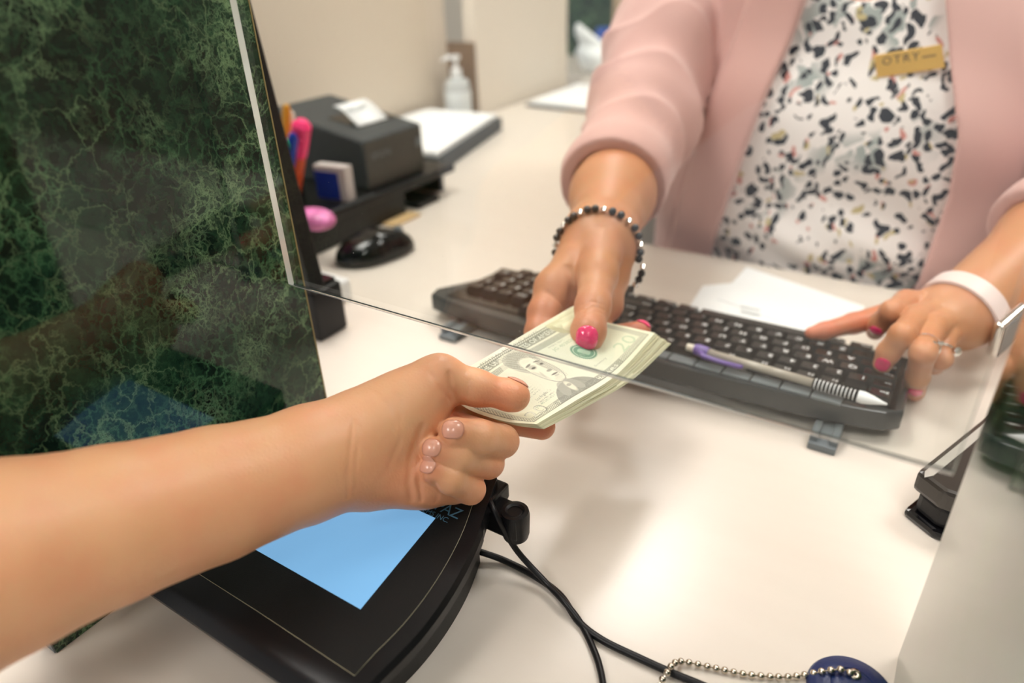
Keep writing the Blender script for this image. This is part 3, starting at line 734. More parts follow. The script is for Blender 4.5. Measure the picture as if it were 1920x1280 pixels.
def f_head(p):
    d = ell(p, HC, (.074, .095, .105)); d = smin(d, ell(p, HC+[0, -.035, -.06], (.055, .058, .068)), .03); d = smin(d, cap(p, HC+[0, -.075, -.105], HC+[0, -.078, -.10], .018, .018), .03)
    d = smin(d, cap(p, HC+[0, -.094, -.005], HC+[0, -.112, -.040], .008, .012), .012)
    for s in (-1, 1):
        d = smin(d, ell(p, HC+[s*.076, .0, -.02], (.008, .018, .030)), .008); d = smax(d, -ell(p, HC+[s*.031, -.101, -.002], (.018, .016, .012)), .012)
        d = smin(d, cap(p, HC+[s*.018, -.098, .018], HC+[s*.045, -.088, .02], .006, .005), .01)
    d = smin(d, cap(p, HC+[-.02, -.094, -.068], HC+[.02, -.094, -.068], .006, .006), .006)
    return groove(d, p, [([HC+[-.022, -.100, -.067], HC+[0, -.103, -.067], HC+[.022, -.100, -.067]], .003, .002)])
def f_legs(p):
    d = None
    for s in (-1, 1):
        c = chain(p, [(TX+s*.09, .99, -.25), (TX+s*.095, .98, -.60), (TX+s*.10, .99, -.98)], [.10, .065, .042], .03); d = c if d is None else smin(d, c, .03)
    return d
def f_bodyc(p):
    d = smin(f_torso(p)+.014, f_neck(p), .03); d = smin(d, f_head(p), .02); d = smin(d, f_arms(p), .02); return smin(d, f_legs(p), .04)
Vb, Fb = sculpt(f_bodyc, np.array([-.50, .62, -1.04]), np.array([.30, 1.16, .70]), .0050)
V, F = join_vf([(Vr, Fr), (Vl, Fl), (Vb, Fb)])
tint = np.zeros(len(V))
def Tn(c, s, r_):
    global tint; tint = np.maximum(tint, s*np.exp(-((V-np.asarray(c))**2).sum(1)/(2*r_*r_)))
for n in HR:
    Tn(HR[n][0][-1], .45, .011); Tn(HR[n][0][2], .2, .012)
Tn(at(1010, 605, D=.535), .45, .016); Tn(at(1040, 570, D=.55), .35, .014); Tn(HR['middle'][0][-1], .9, .014)
for n in HL: Tn(HL[n][0][-1], .5, .010); Tn(HL[n][0][2], .15, .010)
for q in HL['thumb'][0][1:]: Tn(q, .75, .016)
tl = empty('person', (TX, .98, -1.05), 'bank teller in a pink cardigan and spotted blouse, passing banknotes, other hand on keyboard', 'person')
link('body', np_mesh('body', V, F, M_skin2, tint), tl)
# ---- blouse
def f_blouse(p):
    x, y, z = p.T
    d = f_torso(p)-.003
    d = d-.0050*np.sin(z*62+(x-TX)*16+1.2*np.sin(x*24))*np.exp(-((z-.05)/.075)**2)-.0022*np.sin(z*120+x*55)*np.exp(-((z-.02)/.06)**2)-wob(p, 40, .0045, 2)
    d = smax(d, -ell(p, (TX, .87, .365), (.075, .14, .085)), .004)
    return smax(d, np.linalg.norm((p-[TX, 1, 0])[:, :2], axis=1)-.35, .002)
Vs, Fs = sculpt(lambda p: np.maximum(f_blouse(p), np.maximum(p[:, 1]-1.03, -.24-z_(p))), np.array([-.36, .80, -.25]), np.array([.12, 1.04, .36]), .0030) if False else (None, None)
def z_(p): return p[:, 2]
Vs, Fs = sculpt(lambda p: np.maximum(f_blouse(p), -.24-p[:, 2]), np.array([-.36, .80, -.26]), np.array([.12, 1.16, .37]), .0030)
link('blouse', np_mesh('blouse', Vs, Fs, M_blouse), tl)
# ---- open cardigan
CUFR = at(1147, 352, D=.678); nR = nrm(RA[2]-CUFR)
CUFL = LA[0]+(ELB-LA[0])*.44; nL = nrm(ELB-LA[0])
SR = [CUFR-nR*.03, CUFR+nR*.02]+D_([(1203, 218, .79), (1238, 95, .865), (1308, -60, .935)]); SRr = [.0430, .0465, .0565, .063, .076]
SL = [CUFL-nL*.03, CUFL+nL*.02, ELB, ELB+(SHL-ELB)*.5, SHL]; SLr = [.0440, .0475, .057, .064, .074]
def xlr(z):
    zl = np.clip(z, -.25, .32); xl = np.interp(zl, [-.25, 0, .15, .285, .33], [-.285, -.240, -.206, -.1785, -.178]); xr = np.interp(zl, [-.25, 0, .10, .165, .23, .285, .33], [-.050, -.006, .0, -.006, -.030, -.048, -.052]); return xl, xr
def f_card(p):
    x, y, z = p.T
    b = f_torso(p)-.011-wob(p, 26, .006, 9)
    xl, xr = xlr(z)
    for e in (xl-x, x-xr):
        b = b-.0055/(1+np.exp(-(.066-e)/.003))*(y < .97)+.0035*np.exp(-((e-.067)/.0035)**2)*(y < .95)
    fold = .0045*(1-2*np.abs(np.sin(np.clip((p-CUFR)@nR, 0, .3)*42+x*14+1.3*np.sin(x*24+z*16)))**.8)+wob(p, 52, .0055, 5)
    t1 = np.clip(((p-CUFR)@nR)/.10, 0, 1)
    s = chain(p, SR, SRr, .03)-(fold+.0025)*t1*.9
    s = np.maximum(s, -((p-CUFR)@nR)); s = smax(s, -cap(p, CUFR-nR*.05, CUFR+nR*.025, .0405, .0385), .001)
    s2 = chain(p, SL, SLr, .03)-wob(p, 45, .005, 6)*np.clip(((p-CUFL)@nL)/.06, 0, 1)
    s2 = np.maximum(s2, -((p-CUFL)@nL)); s2 = smax(s2, -cap(p, CUFL-nL*.05, CUFL+nL*.025, .0410, .0390), .001)
    op = np.maximum(np.maximum(xl-x, x-xr), y-.985)
    b = smax(b, -op, .003); b = np.maximum(b, -.26-z)
    b = smax(b, -cap(p, (TX, 1.02, .30), (TX, .96, .50), .070, .085), .01)
    return smin(b, smin(s, s2, .005), .010)
Vc, Fc = sculpt(f_card, np.array([-.47, .50, -.27]), np.array([.26, 1.17, .42]), .0028)
link('cardigan', np_mesh('cardigan', Vc, Fc, M_pink), tl)
Vt, Ft = sculpt(lambda p: np.maximum(np.maximum(f_legs(p)-.012, -.97-p[:, 2]), p[:, 2]+.20), np.array([-.40, .84, -1.0]), np.array([.15, 1.14, -.18]), .009)
link('trousers', np_mesh('trousers', Vt, Ft, M_trouser), tl)
for s in (-1, 1):
    Vh, Fh = sculpt(lambda p: np.maximum(np.minimum(ncap(p, (TX+s*.10, 1.02, -1.0), (TX+s*.105, .87, -1.015), .045, .040, (1, 1, 1)), cap(p, (TX+s*.1, 1.0, -.99), (TX+s*.1, 1.0, -.96), .045, .047)), -1.049-p[:, 2]), np.array([TX+s*.1-.08, .78, -1.06]), np.array([TX+s*.1+.08, 1.1, -.90]), .005)
    link('shoe', np_mesh('shoe', Vh, Fh, M_blk), tl)
def f_hair(p):
    q = p-HC; d = ell(p, HC+[0, .012, .018], (.088, .104, .105)); d = smin(d, ell(p, HC+[0, .045, -.06], (.085, .055, .10)), .04)
    d = d-.003*np.sin(q[:, 0]*160+np.sin(q[:, 2]*30))
    return smax(d, -ell(p, HC+[0, -.09, -.04], (.064, .075, .095)), .012)
Vh, Fh = sculpt(f_hair, HC-[.12, .13, .20], HC+[.12, .16, .16], .004)
link('hair', np_mesh('hair', Vh, Fh, M_hair), tl)
for s in (-1, 1): obj('eye', lathe([(0, .0105)]+[(.0105*math.sin(a), .0105*math.cos(a)) for a in np.linspace(.2, 2.9, 9)]+[(0, -.0105)], HC+[s*.031, -.084, -.001], 16), M_white, tl, True); obj('iris', lathe([(0, .0006), (.0052, .0002), (.0052, -.0006), (0, -.0006)], HC+[s*.031, -.0948, -.002], 16, (0, -1, -.12)), M_hair, tl, True)
# ---- pink nails
for (fn, px, py, a, ln, w, rng_) in ((f_rhand, 1100, 633, HR['thumb'][0], .0165, .0148, (.40, .60)), (f_lhand, 1641, 622, HL['index'][0], .0130, .0108, (.48, .66)), (f_lhand, 1655, 682, HL['middle'][0], .0135, .0108, (.48, .66)), (f_lhand, 1716, 735, HL['ring'][0], .0130, .0105, (.45, .66))):
    c = surf(fn, px, py, *rng_); ax = a[-1]-a[-2] if fn is f_lhand else at(1098, 650, D=.48)-at(1104, 600, D=.49)
    nail(fn, c, ax, ln, w, M_nail, tl, .0005, label='glossy hot pink nail')
for key, nd in (('middle', CU*.6+CR*.75-CF*.25), ('index', CR*.6-CF*.35+CU*.1)):
    P_ = HR[key][0]; a = nrm(P_[-1]-P_[-2]); n_ = nrm(nd-a*(nd@a)*.6); nail(f_rhand, P_[-1]+n_*.0080, a, .0125, .0105, M_nail, tl, .0005, label='glossy hot pink nail')
# ---- bracelet, watch, rings, badge
ax = nrm(RA[1]-RA[0]); cB = at(1126, 480, D=.585); e1 = nrm(CR-ax*(CR@ax)); e2 = np.cross(ax, e1); e2 = e2*np.sign(e2@CU)
tiltax = nrm(ax+e1*.22); e1t = nrm(CR*.97-CU*.24); e2t = nrm(CU*.84-CF*.5); tiltax = nrm(np.cross(e1t, e2t))
br = bmesh.new(); br2 = bmesh.new(); nb_ = 36
for k in range(nb_):
    a = 2*math.pi*k/nb_; dr_ = e1t*math.cos(a)+e2t*math.sin(a); ss_ = np.linspace(.02, .06, 120); vv_ = f_rhand(cB+ss_[:, None]*dr_)
    out_ = ss_[np.argmax(vv_ > .0024)] if (vv_ > .0024).any() else .034
    c = cB+dr_*(out_ if math.sin(a) > .1 else max(out_, .0365 if math.cos(a) > -.3 else out_))
    t = br if k % 3 != 0 else br2; r_ = .0034 if k % 3 else .0026
    bmesh.ops.create_icosphere(t, subdivisions=2, radius=r_, matrix=Matrix.Translation(Vector(c.tolist())))
    if k % 3 == 0:
        for s in (-1, 1): bmesh.ops.create_icosphere(br2, subdivisions=1, radius=.0014, matrix=Matrix.Translation(Vector((c+tiltax*s*.0026).tolist())))
bo = obj('bracelet', br, M_dgem, tl, True); bo['label'] = 'beaded bracelet of black stones with silver spacers'
so = obj('spacer_beads', br2, M_silver, bo); so.matrix_parent_inverse = Matrix.Identity(4); so.location = (0, 0, 0)
axl = nL; cW = LA[0]+axl*.006; vD = CR*.72-CF*.55-CU*.25; wd = nrm(vD-axl*(vD@axl)); wt = np.cross(axl, wd)
bm = bmesh.new(); K = 48; rows = []
for k in range(K):
    a = 2*math.pi*k/K; rr = .0325; dv = wd*math.cos(a)*rr*1.02+wt*math.sin(a)*rr*1.0
    rows.append([bm.verts.new((cW+dv*q+axl*s).tolist()) for q, s in ((1, -.0085), (1.07, -.0078), (1.07, .0078), (1, .0085))])
for k in range(K):
    A, B_ = rows[k], rows[(k+1) % K]
    for j in range(4): bm.faces.new((A[j], A[(j+1) % 4], B_[(j+1) % 4], B_[j]))
wtch = obj('watch_band', bm, M_strap, tl, True, 50); wtch['label'] = 'pale pink watch band'
def obox(c, ex, ey, ez, hx, hy, hz, bv, bm_=None):
    b = bmesh.new(); bmesh.ops.create_cube(b, size=2)
    for v in b.verts: v.co = Vector((v.co.x*hx, v.co.y*hy, v.co.z*hz))
    bevel(b, bv, 3); mm = Matrix.Identity(4)
    for i, q in enumerate((ex, ey, ez)):
        for j in range(3): mm[j][i] = float(q[j])
    for j in range(3): mm[j][3] = float(c[j])
    b.transform(mm); return merge(bm_, b)
obj('watch_case', obox(cW+wd*.0375, axl, wt, wd, .0175, .0190, .0042, .0035), M_silver, tl, False, 40)
obj('watch_screen', obox(cW+wd*.0418, axl, wt, wd, .0155, .0170, .0006, .0003), plain('dark_watch_glass', (.03, .03, .03), .08), tl)
def ring_on(P_, i, t, R_, nm, gem=None):
    a = P_[i]; b = P_[i+1]; c = a+(b-a)*t; u_, s_, t_ = frame_from(b-a)
    o = obj(nm, lathe([(R_, -.0011), (R_+.0011, -.0011), (R_+.0011, .0011), (R_, .0011), (R_, -.0011)], c, 28, b-a), M_silver, tl, True, 40)
    return c
ring_on(HL['ring'][0], 1, .78, .0100, 'ring'); cg = ring_on(HL['pinky'][0], 1, .75, .0092, 'ring')
for k in range(5): obj('gem', lathe([(0, .0022), (.0014, .0018), (.0020, .0008), (0, -.0012)], HL['ring'][0][1]+(HL['ring'][0][2]-HL['ring'][0][1])*.78+(CR*math.sin((k-2)*.45)-CF*math.cos((k-2)*.45)+CU*.25)*.0108, 8, -CF), M_silver, tl)
obj('gem', lathe([(0, .0030), (.0030, .0024), (.0040, .0004), (0, -.0030)], cg+nrm(-CF*.8+CU*.1+CR*.35)*.0125, 10, -CF+CU*.2), plain('clear_gem', (.95, .95, .97), .03, metal=.6) if False else M_silver, tl)
c = surf(f_blouse, 1704, 115, .6, 1.1); yb = c[1]-.010; q = [at(x, y, y=yb) for x, y in ((1638, 104), (1766, 83), (1773, 126), (1645, 146))]
ex = nrm(q[1]-q[0]); ey = nrm(q[0]-q[3]); ez = np.cross(ex, ey); cc = sum(q)/4; hx = np.linalg.norm(q[1]-q[0])/2; hy = np.linalg.norm(q[0]-q[3])/2
bd = obj('name_badge', obox(cc, ex, ey, ez, hx, hy, .0010, .0008), M_gold, tl); bd['label'] = 'gold name badge'
o1 = text_on('lettering', 'OTRY', hy*.98, cc-ex*hx*.80+ey*hy*.02+ez*.0011, ex, ey, M_ink, bd, .00012, 1.25); o2 = obj('print_line', obox(cc+ex*hx*.60+ey*hy*.18+ez*.0011, ex, ey, ez, hx*.2, hy*.09, .00008, 0), mat('faded_ink', (.30, .18, .05), .6), bd)
for o_ in (o1, o2): o_.matrix_parent_inverse = Matrix.Identity(4)

# ================================================================== THINGS ON THE COUNTER
def child_fix(o): o.matrix_parent_inverse = Matrix.Identity(4); return o
# ---- keyboard
KX0, KX1, KY0, KY1 = -.4385, .0105, .505, .623
kz = lambda y: .030+(KY0-y)*.11          # top of the shell: raised at the edge nearest the screen
kb = empty('keyboard', ((KX0+KX1)/2, (KY0+KY1)/2, .002), 'black full-size keyboard with its long back edge towards the screen', 'keyboard')
bow = lambda t: -.015*(1-(2*t-1)**4)
out = [(KX0+.012, KY1-.004), (KX0, KY0+.020)]+[(KX0+.006+(KX1-.010-KX0-.006)*t, KY0+.002+bow(t)) for t in np.linspace(0, 1, 25)]+[(KX1, KY0+.012), (KX1, KY1-.012), (KX1-.012, KY1), (KX0+.03, KY1)]
b = prism(out, .012, 0, .004, 3, topf=lambda x, y: kz(y))
for v in b.verts:
    if v.co.z < .02: v.co.z -= (v.co.y-KY0)*.085
obj('shell', b, M_frame, kb, False, 35)
dk = prism([(KX0+.022, KY0+.008), (KX1-.006, KY0+.008), (KX1-.006, KY1-.004), (KX0+.022, KY1-.004)], .02, 0, 0, topf=lambda x, y: kz(y)+.0006)
obj('key_well', dk, M_blk3, kb)
P0 = KX0+.026; pitch = (KX1-.010-P0)/22.7; rp = .0173; ky0 = KY0+.0105
def key_mesh(w, d):
    bm = bmesh.new(); hx, hy = w/2, d/2
    lo = [bm.verts.new(q) for q in ((-hx, -hy, 0), (hx, -hy, 0), (hx, hy, 0), (-hx, hy, 0))]; t = .0022
    hi = [bm.verts.new(q) for q in ((-hx+t, -hy+t, .0062), (hx-t, -hy+t, .0062), (hx-t, hy-t, .0062), (-hx+t, hy-t, .0062))]
    bm.faces.new(hi); 
    for i in range(4): bm.faces.new((lo[i], lo[(i+1) % 4], hi[(i+1) % 4], hi[i]))
    bevel(bm, .0009, 2, 20); me = bpy.data.meshes.new('key'); bm.to_mesh(me); bm.free(); me.materials.append(M_key); me.polygons.foreach_set('use_smooth', [True]*len(me.polygons)); me.set_sharp_from_angle(angle=.8); return me
rows = [ # (label, width) from the typist's left; x runs backwards from the photo's right end
 [('Esc', 1), ('', -1), ('F1', 1), ('F2', 1), ('F3', 1), ('F4', 1), ('', -.5), ('F5', 1), ('F6', 1), ('F7', 1), ('F8', 1), ('', -.5), ('F9', 1), ('F10', 1), ('F11', 1), ('F12', 1), ('', -.25), ('Prt', 1), ('Scr', 1), ('Pau', 1)],
 [('~', 1)]+[(c, 1) for c in '1234567890-=']+[('Back', 2), ('', -.25), ('Ins', 1), ('Hm', 1), ('Pg', 1), ('', -.25), ('Num', 1), ('/', 1), ('*', 1), ('-', 1)],
 [('Tab', 1.5)]+[(c, 1) for c in 'QWERTYUIOP[]']+[('\\', 1.5), ('', -.25), ('Del', 1), ('End', 1), ('Pg', 1), ('', -.25), ('7', 1), ('8', 1), ('9', 1), ('+', 1)],
 [('Caps', 1.75)]+[(c, 1) for c in "ASDFGHJKL;'"]+[('Enter', 2.25), ('', -3.5), ('4', 1), ('5', 1), ('6', 1)],
 [('Shift', 2.25)]+[(c, 1) for c in 'ZXCVBNM,./']+[('Shift', 2.75), ('', -1.25), ('^', 1), ('', -1.25), ('1', 1), ('2', 1), ('3', 1), ('Ent', 1)],
 [('Ctrl', 1.25), ('', .0), ('Win', 1.25), ('Alt', 1.25), ('', 6.25), ('Alt', 1.25), ('Win', 1.25), ('Mn', 1.25), ('Ctrl', 1.25), ('', -.25), ('<', 1), ('v', 1), ('>', 1), ('', -.25), ('0', 2), ('.', 1)]]
cache = {}; nkey = 0; legs_ = {}
for ri, row in enumerate(rows):
    xx = 0
    for lab, w in row:
        if w == 0: continue
        if w < 0: xx += -w; continue
        cx = KX1-.010-(xx+w/2)*pitch; cy = ky0+(ri+.5)*rp+(.002 if ri else 0); xx += w
        if w not in cache: cache[w] = key_mesh(w*pitch-.0010, rp-.0010)
        k = bpy.data.objects.new('key', cache[w]); COL.objects.link(k); k.parent = kb; k.matrix_parent_inverse = Matrix.Translation(kb.location).inverted()
        k.location = (cx, cy, kz(cy)+.0006); k.rotation_euler = (-math.atan(.11), 0, 0)
        nkey += 1
        if lab:
            if lab not in legs_:
                me = text_mesh(lab, .0085 if len(lab) < 2 else .0050, .00004); me.materials.clear(); me.materials.append(M_legend); me.transform(Matrix.Rotation(math.pi, 4, 'Z')); legs_[lab] = me
            t = bpy.data.objects.new('legend', legs_[lab]); COL.objects.link(t); t.parent = k; t.location = (w*pitch/2-.0030, .0035, .00628)
# media strip along the raised edge
for i in range(12):
    x0 = -.262+i*.0232
    if x0+.0215 > -.030: break
    obj('media_key', rot(box(x0, x0+.0218, KY0-.0070, KY0+.0065, kz(KY0)-.0008, kz(KY0)+.0016, .0006), -.11, 'X', (x0, KY0, kz(KY0))), M_grey, kb)
for x in (-.39, -.036):
    bm = box(x-.010, x-.0045, KY0-.026, KY0+.012, .0005, .012, .001); bm = box(x+.0045, x+.010, KY0-.026, KY0+.012, .0005, .012, .001, bm=bm); bm = box(x-.010, x+.010, KY0-.030, KY0-.018, .0003, .006, .001, bm=bm); bm = box(x-.006, x+.006, KY0-.020, KY0+.006, .003, .0095, .001, bm=bm)
    obj('flip_foot', bm, M_grey, kb)
# ---- pen lying on the keyboard
zp = kz(KY0+.028)+.0115
pa = at(1296, 652, z=zp); pb = at(1660, 757, z=zp-.001); pd = nrm(pb-pa); pl = np.linalg.norm(pb-pa)
pn = empty('pen', pa, 'slim retractable pen with purple clip lying along the keyboard', 'pen')
X_ = lambda t: pa+pd*pl*t
obj('barrel', tube([X_(.10), X_(.66)], .0036, 16), plain('smoky_clear_barrel', (.42, .38, .32), .2), pn, True)
obj('button', lathe([(0, -.006), (.0030, -.006), (.0034, 0), (.0034, .004), (0, .004)], X_(.015), 14, pd), plain('ivory_button', (.75, .68, .55), .3), pn, True, 40)
obj('collar', tube([X_(.02), X_(.045), X_(.10)], [.0042, .0052, .0046], 16), plain('purple_plastic', (.16, .09, .36), .3), pn, True, 40)
sdv = nrm(np.cross(pd, [0, 0, 1])); sdv = sdv*(1 if sdv[1] < 0 else -1)
obj('clip', tube([X_(.05)+sdv*.003+np.array([0, 0, .001]), X_(.09)+sdv*.0075, X_(.18)+sdv*.0085, X_(.28)+sdv*.0078, X_(.31)+sdv*.0065], [.0022, .0022, .0020, .0020, .0016], 8), plain('purple_plastic', (.16, .09, .36), .3), pn, True)
obj('grip', tube([X_(.66), X_(.875)], .0040, 16), M_blk, pn, True)
g = bmesh.new()
for k in range(11): lathe([(.0041, -.0004), (.0045, 0), (.0041, .0004)], X_(.672+.0185*k), 16, pd, g)
obj('grip_rings', g, M_white, pn, True)
obj('tip', lathe([(.0046, 0), (.0048, .004), (.0036, .010), (.0016, .0165), (.0008, .020), (0, .0205)], X_(.875), 18, pd), M_white, pn, True, 50)
# ---- paper slips beyond the keyboard
def sheet(pts, z, name, label, cat, grp=None, cols=M_paper, lift=.0004):
    c = np.mean([p_[:2] for p_ in pts], 0); bm = prism(pts, z, z+lift); o = obj(name, bm, cols); return tag(o, label, cat, grp)
q = [at(x, y, z=.001) for x, y in ((1290, 578), (1318, 535), (1372, 530), (1400, 500), (1625, 575), (1560, 640))]
sheet([(a[0], a[1]) for a in q][:3]+[(-.135, .660), (-.09, .640), (-.205, .640)][:0]+[tuple(at(1405, 545, z=.001)[:2]), tuple(at(1560, 625, z=.001)[:2]), tuple(at(1440, 625, z=.001)[:2])], .0005, 'paper_slip', 'white slip with grey print lying nearest behind the keyboard', 'paper')
s2 = sheet([tuple(at(x, y, z=.0015)[:2]) for x, y in ((1345, 560), (1400, 500), (1622, 574), (1590, 625), (1540, 628))], .0011, 'paper_slip', 'larger white slip on top, by the teller\'s left thumb', 'paper')
for k in range(2):
    a = at(1388, 575+k*9, z=.0018); obj('print_line', box(a[0], a[0]+.020, a[1], a[1]+.0035, .00152, .0016), M_paperp, s2)
# ---- signature pad
PL = (.0407, .155, .164); pz = lambda y: PL[0]+PL[1]*(y-PL[2])
pd_ = empty('signature_pad', (-.26, .2, 0), 'black signature pad with lit blue screen under the customer\'s forearm', 'signature pad')
def onpl(x, y, dz=0): a = at(x, y, pl=(PL[0]+dz, PL[1], PL[2])); return a
edge = spline([onpl(690, 1283), onpl(781, 1190), onpl(843, 1105), onpl(888, 1020), onpl(914, 945)], 5)
outl = [(-.345, .1262), (-.30, .1262), (-.195, .1262)]+[(float(a[0]), float(a[1])) for a in edge]+[(edge[-1][0]-.006, .272), (-.26, .274), (-.345, .274)]
bm = bmesh.new(); K = len(outl); rings_ = [[], [], [], []]
for (x, y) in outl:
    r_ = 1 if x > edge[0][0]-.004 and y > .128 else 0; fr_ = 1 if y < .1275 else .6 if y < .133 else 0
    for j, (ox, oy, dz) in enumerate(((0, 0, 0), (.0022, -.0035, -.0030), (.0022, -.0075, -.0090), (-.0030, -.0060, -.0150))):
        rings_[j].append(bm.verts.new((x+ox*r_, y+oy*fr_, pz(y)+dz)))
bm.faces.new(rings_[0]); bm.faces.new(rings_[3][::-1])
for A_, B_ in zip(rings_, rings_[1:]):
    for i in range(K): j = (i+1) % K; bm.faces.new((B_[i], B_[j], A_[j], A_[i]))
bmesh.ops.recalc_face_normals(bm, faces=bm.faces)
obj('base', prism([(-.335, .142), (-.225, .142), (-.222, .262), (-.335, .262)], .0006, 0, .002, topf=lambda x, y: pz(y)-.0145), M_blk, pd_)
obj('housing', bm, M_blk, pd_, True, 35)
ins = [(-.337, .1375), (-.26, .1372)]+[(x-.0095, y+.001) for x, y in outl[5:-3]]+[(-.337, .258)]
ins[1] = (-.26, .1372); ins.insert(2, (edge[0][0]-.0085, .1360))
obj('face_plate', prism(ins, 0, 0, 0, topf=lambda x, y: pz(y)+.0004), M_blk2, pd_)
for v in pd_.children[-1].data.vertices:
    if v.co.z < .005: v.co.z = pz(v.co.y)-.001
ln = [np.array([x, y, pz(y)+.0005]) for x, y in ins]; obj('inlay_line', tube(ln, .00013, 6), M_line, pd_)
sx0, sx1, sy0, sy1 = -.322, -.2092, .1642, .2296
obj('screen', prism([(sx0, sy0), (sx1, sy0), (sx1, sy1), (sx0, sy1)], 0, 0, 0, topf=lambda x, y: pz(y)+.0008), M_scr, pd_)
for v in pd_.children[-1].data.vertices:
    if v.co.z < .005: v.co.z = pz(v.co.y)+.0003
a = onpl(783, 948); e_ = np.array([1, 0, 0]); f_ = nrm(np.array([0, 1, .155]))
w = onpl(870, 968)
text_on('lettering', 'TOPAZ', .0102, (w[0]-.0335, w[1]-.0038, pz(w[1]-.0038)+.0006), e_, f_, M_ltblue, pd_, .00003, .92)
text_on('lettering', 'SYSTEMS INC.', .0048, (w[0]-.0350, w[1]-.0086, pz(w[1]-.0086)+.0006), e_, f_, M_ltblue, pd_, .00003)
# pen well on the far right corner
ph = at(955, 955, z=.046)
bm = box(ph[0]-.024, ph[0]+.0095, ph[1]-.008, ph[1]+.008, .030, .046, .002); obj('pen_holder_arm', bm, M_blk, pd_)
obj('pen_well', lathe([(.0046, .0290), (.0046, .0465), (.0060, .0475), (.0084, .0470), (.0090, .044), (.0085, .030), (.0078, .027), (0, .027), (0, .0290), (.0046, .0290)], (ph[0]+.004, ph[1], 0), 28), M_blk, pd_, True, 40)
cl = at(915, 918, z=.052); obj('cable_clip', box(cl[0]-.010, cl[0]+.008, cl[1]-.006, cl[1]+.012, .040, .052, .002), M_blk, pd_)
def cable(pts, r, label):
    P_ = spline(pts, 10); o = obj('cable', tube(P_, r, 12), M_blk, None, True); c = P_[0]
    return tag(o, label, 'cable')
Zc = .0021; Zb = .0020
cable([at(912, 925, z=.0535), at(930, 965, z=.048), at(968, 1030, z=.022), at(1020, 1088, z=.008), at(1058, 1128, z=.0062), at(1090, 1170, z=Zc), at(1120, 1235, z=Zc), at(1134, 1300, z=Zc), at(1150, 1400, z=Zc)], .0019, 'thin black cable coming over the pad\'s corner and crossing the lower one')
cable([at(900, 1034, z=.006), at(945, 1050, z=.003), at(1000, 1078, z=Zc), at(1050, 1115, z=Zc), at(1085, 1165, z=Zc), at(1130, 1200, z=Zc), at(1200, 1234, z=Zc), at(1262, 1262, z=Zc), at(1330, 1290, z=Zc), at(1450, 1340, z=Zc)], .0021, 'thicker black cable lying on the counter under the bead chain')
# ---- pen base and bead chain
pbc = (.0185, .2765); R_ = .0212
pb_ = empty('pen_holder', (pbc[0], pbc[1], 0), 'round navy blue chained-pen base stuck down beside the right divider', 'pen stand')
prof = [(0, .0005), (R_, .0005), (R_+.0005, .002), (R_-.001, .0045), (R_*.6, .0072), (R_*.52, .0076), (R_*.50, .0070), (R_*.47, .0077), (R_*.3, .0082), (0, .0084)]
obj('disc', lathe(prof, (pbc[0], pbc[1], 0), 48), M_navy, pb_, True, 50)
hc = at(1603, 1264, z=.0088); obj('eyelet', lathe([(.0008, 0), (.0030, -.0003), (.0030, .0007), (.0008, .0010), (.0008, 0)], hc, 16, (.2, -.2, 1)), M_bead, pb_, True)
cp = [at(1232, 1290, z=Zc), at(1250, 1262, z=.0068), at(1262, 1245, z=.0060), at(1280, 1240, z=.003), at(1330, 1250, z=Zc), at(1400, 1264, z=Zc), at(1470, 1269, z=Zc), at(1515, 1264, z=.003), at(1545, 1258, z=.0078), at(1580, 1255, z=.0105), at(1596, 1262, z=.0100)]
cp = [at(1215, 1330, z=Zc), ]+cp
SP = spline(cp, 30); L_ = [0]
for a_, b_ in zip(SP, SP[1:]): L_.append(L_[-1]+np.linalg.norm(b_-a_))
ch_ = empty('bead_chain', SP[0], 'steel bead chain running from the blue base across the black cable', 'chain')
obj('wire', tube(SP[::3]+[SP[-1]], .00035, 6), M_bead, ch_)
sp_ = .0046; bme = bmesh.new(); bmesh.ops.create_uvsphere(bme, u_segments=20, v_segments=12, radius=.0019); bmesh_ = bpy.data.meshes.new('bead'); bme.to_mesh(bmesh_); bme.free(); bmesh_.materials.append(M_bead); bmesh_.polygons.foreach_set('use_smooth', [True]*len(bmesh_.polygons))
k = 0
while k*sp_ < L_[-1]:
    i = int(np.searchsorted(L_, k*sp_)); i = min(i, len(SP)-1); b_ = bpy.data.objects.new('bead', bmesh_); COL.objects.link(b_); b_.parent = ch_; b_.location = Vector((SP[i]-SP[0]).tolist()); k += 1
# ---- stapler-like device by the right divider
sp = empty('stapler', (.05, .5, 0), 'black and silver desk stapler standing behind the right divider', 'stapler')
a0 = np.array([.034, .428, 0]); a1 = np.array([.102, .600, 0]); dd = nrm(a1-a0); ss = np.array([-dd[1], dd[0], 0])
def slab(w0, w1, z0, z1, t0, t1, dz=.0, nm='arm', M=M_blk, bv=.003):
    Ln = np.linalg.norm(a1-a0); P_ = [a0+dd*t0*Ln+ss*w1, a0+dd*(t0*Ln-.006)+ss*(w0+w1)/2, a0+dd*t0*Ln+ss*w0, a0+dd*t1*Ln+ss*w0, a0+dd*t1*Ln+ss*w1]
    obj(nm, prism([(q[0], q[1]) for q in P_], z0, z1, bv, 2, topf=lambda x, y: z1+dz*((x-a0[0])*dd[0]+(y-a0[1])*dd[1])), M, sp)
slab(-.034, .010, .0005, .007, 0, 1, nm='base', M=M_blk3); slab(-.028, .006, .0072, .024, .02, 1, .01, 'magazine', M_blk, .004)
slab(-.030, .0095, .0242, .0395, .0, 1, .01, 'top_arm', plain('dark_bronze', (.035, .030, .025), .22), .003)
slab(.0005, .0060, .0393, .0400, .012, 1, .01, 'silver_strip', plain('satin_silver', (.40, .38, .34), .3), .0002)
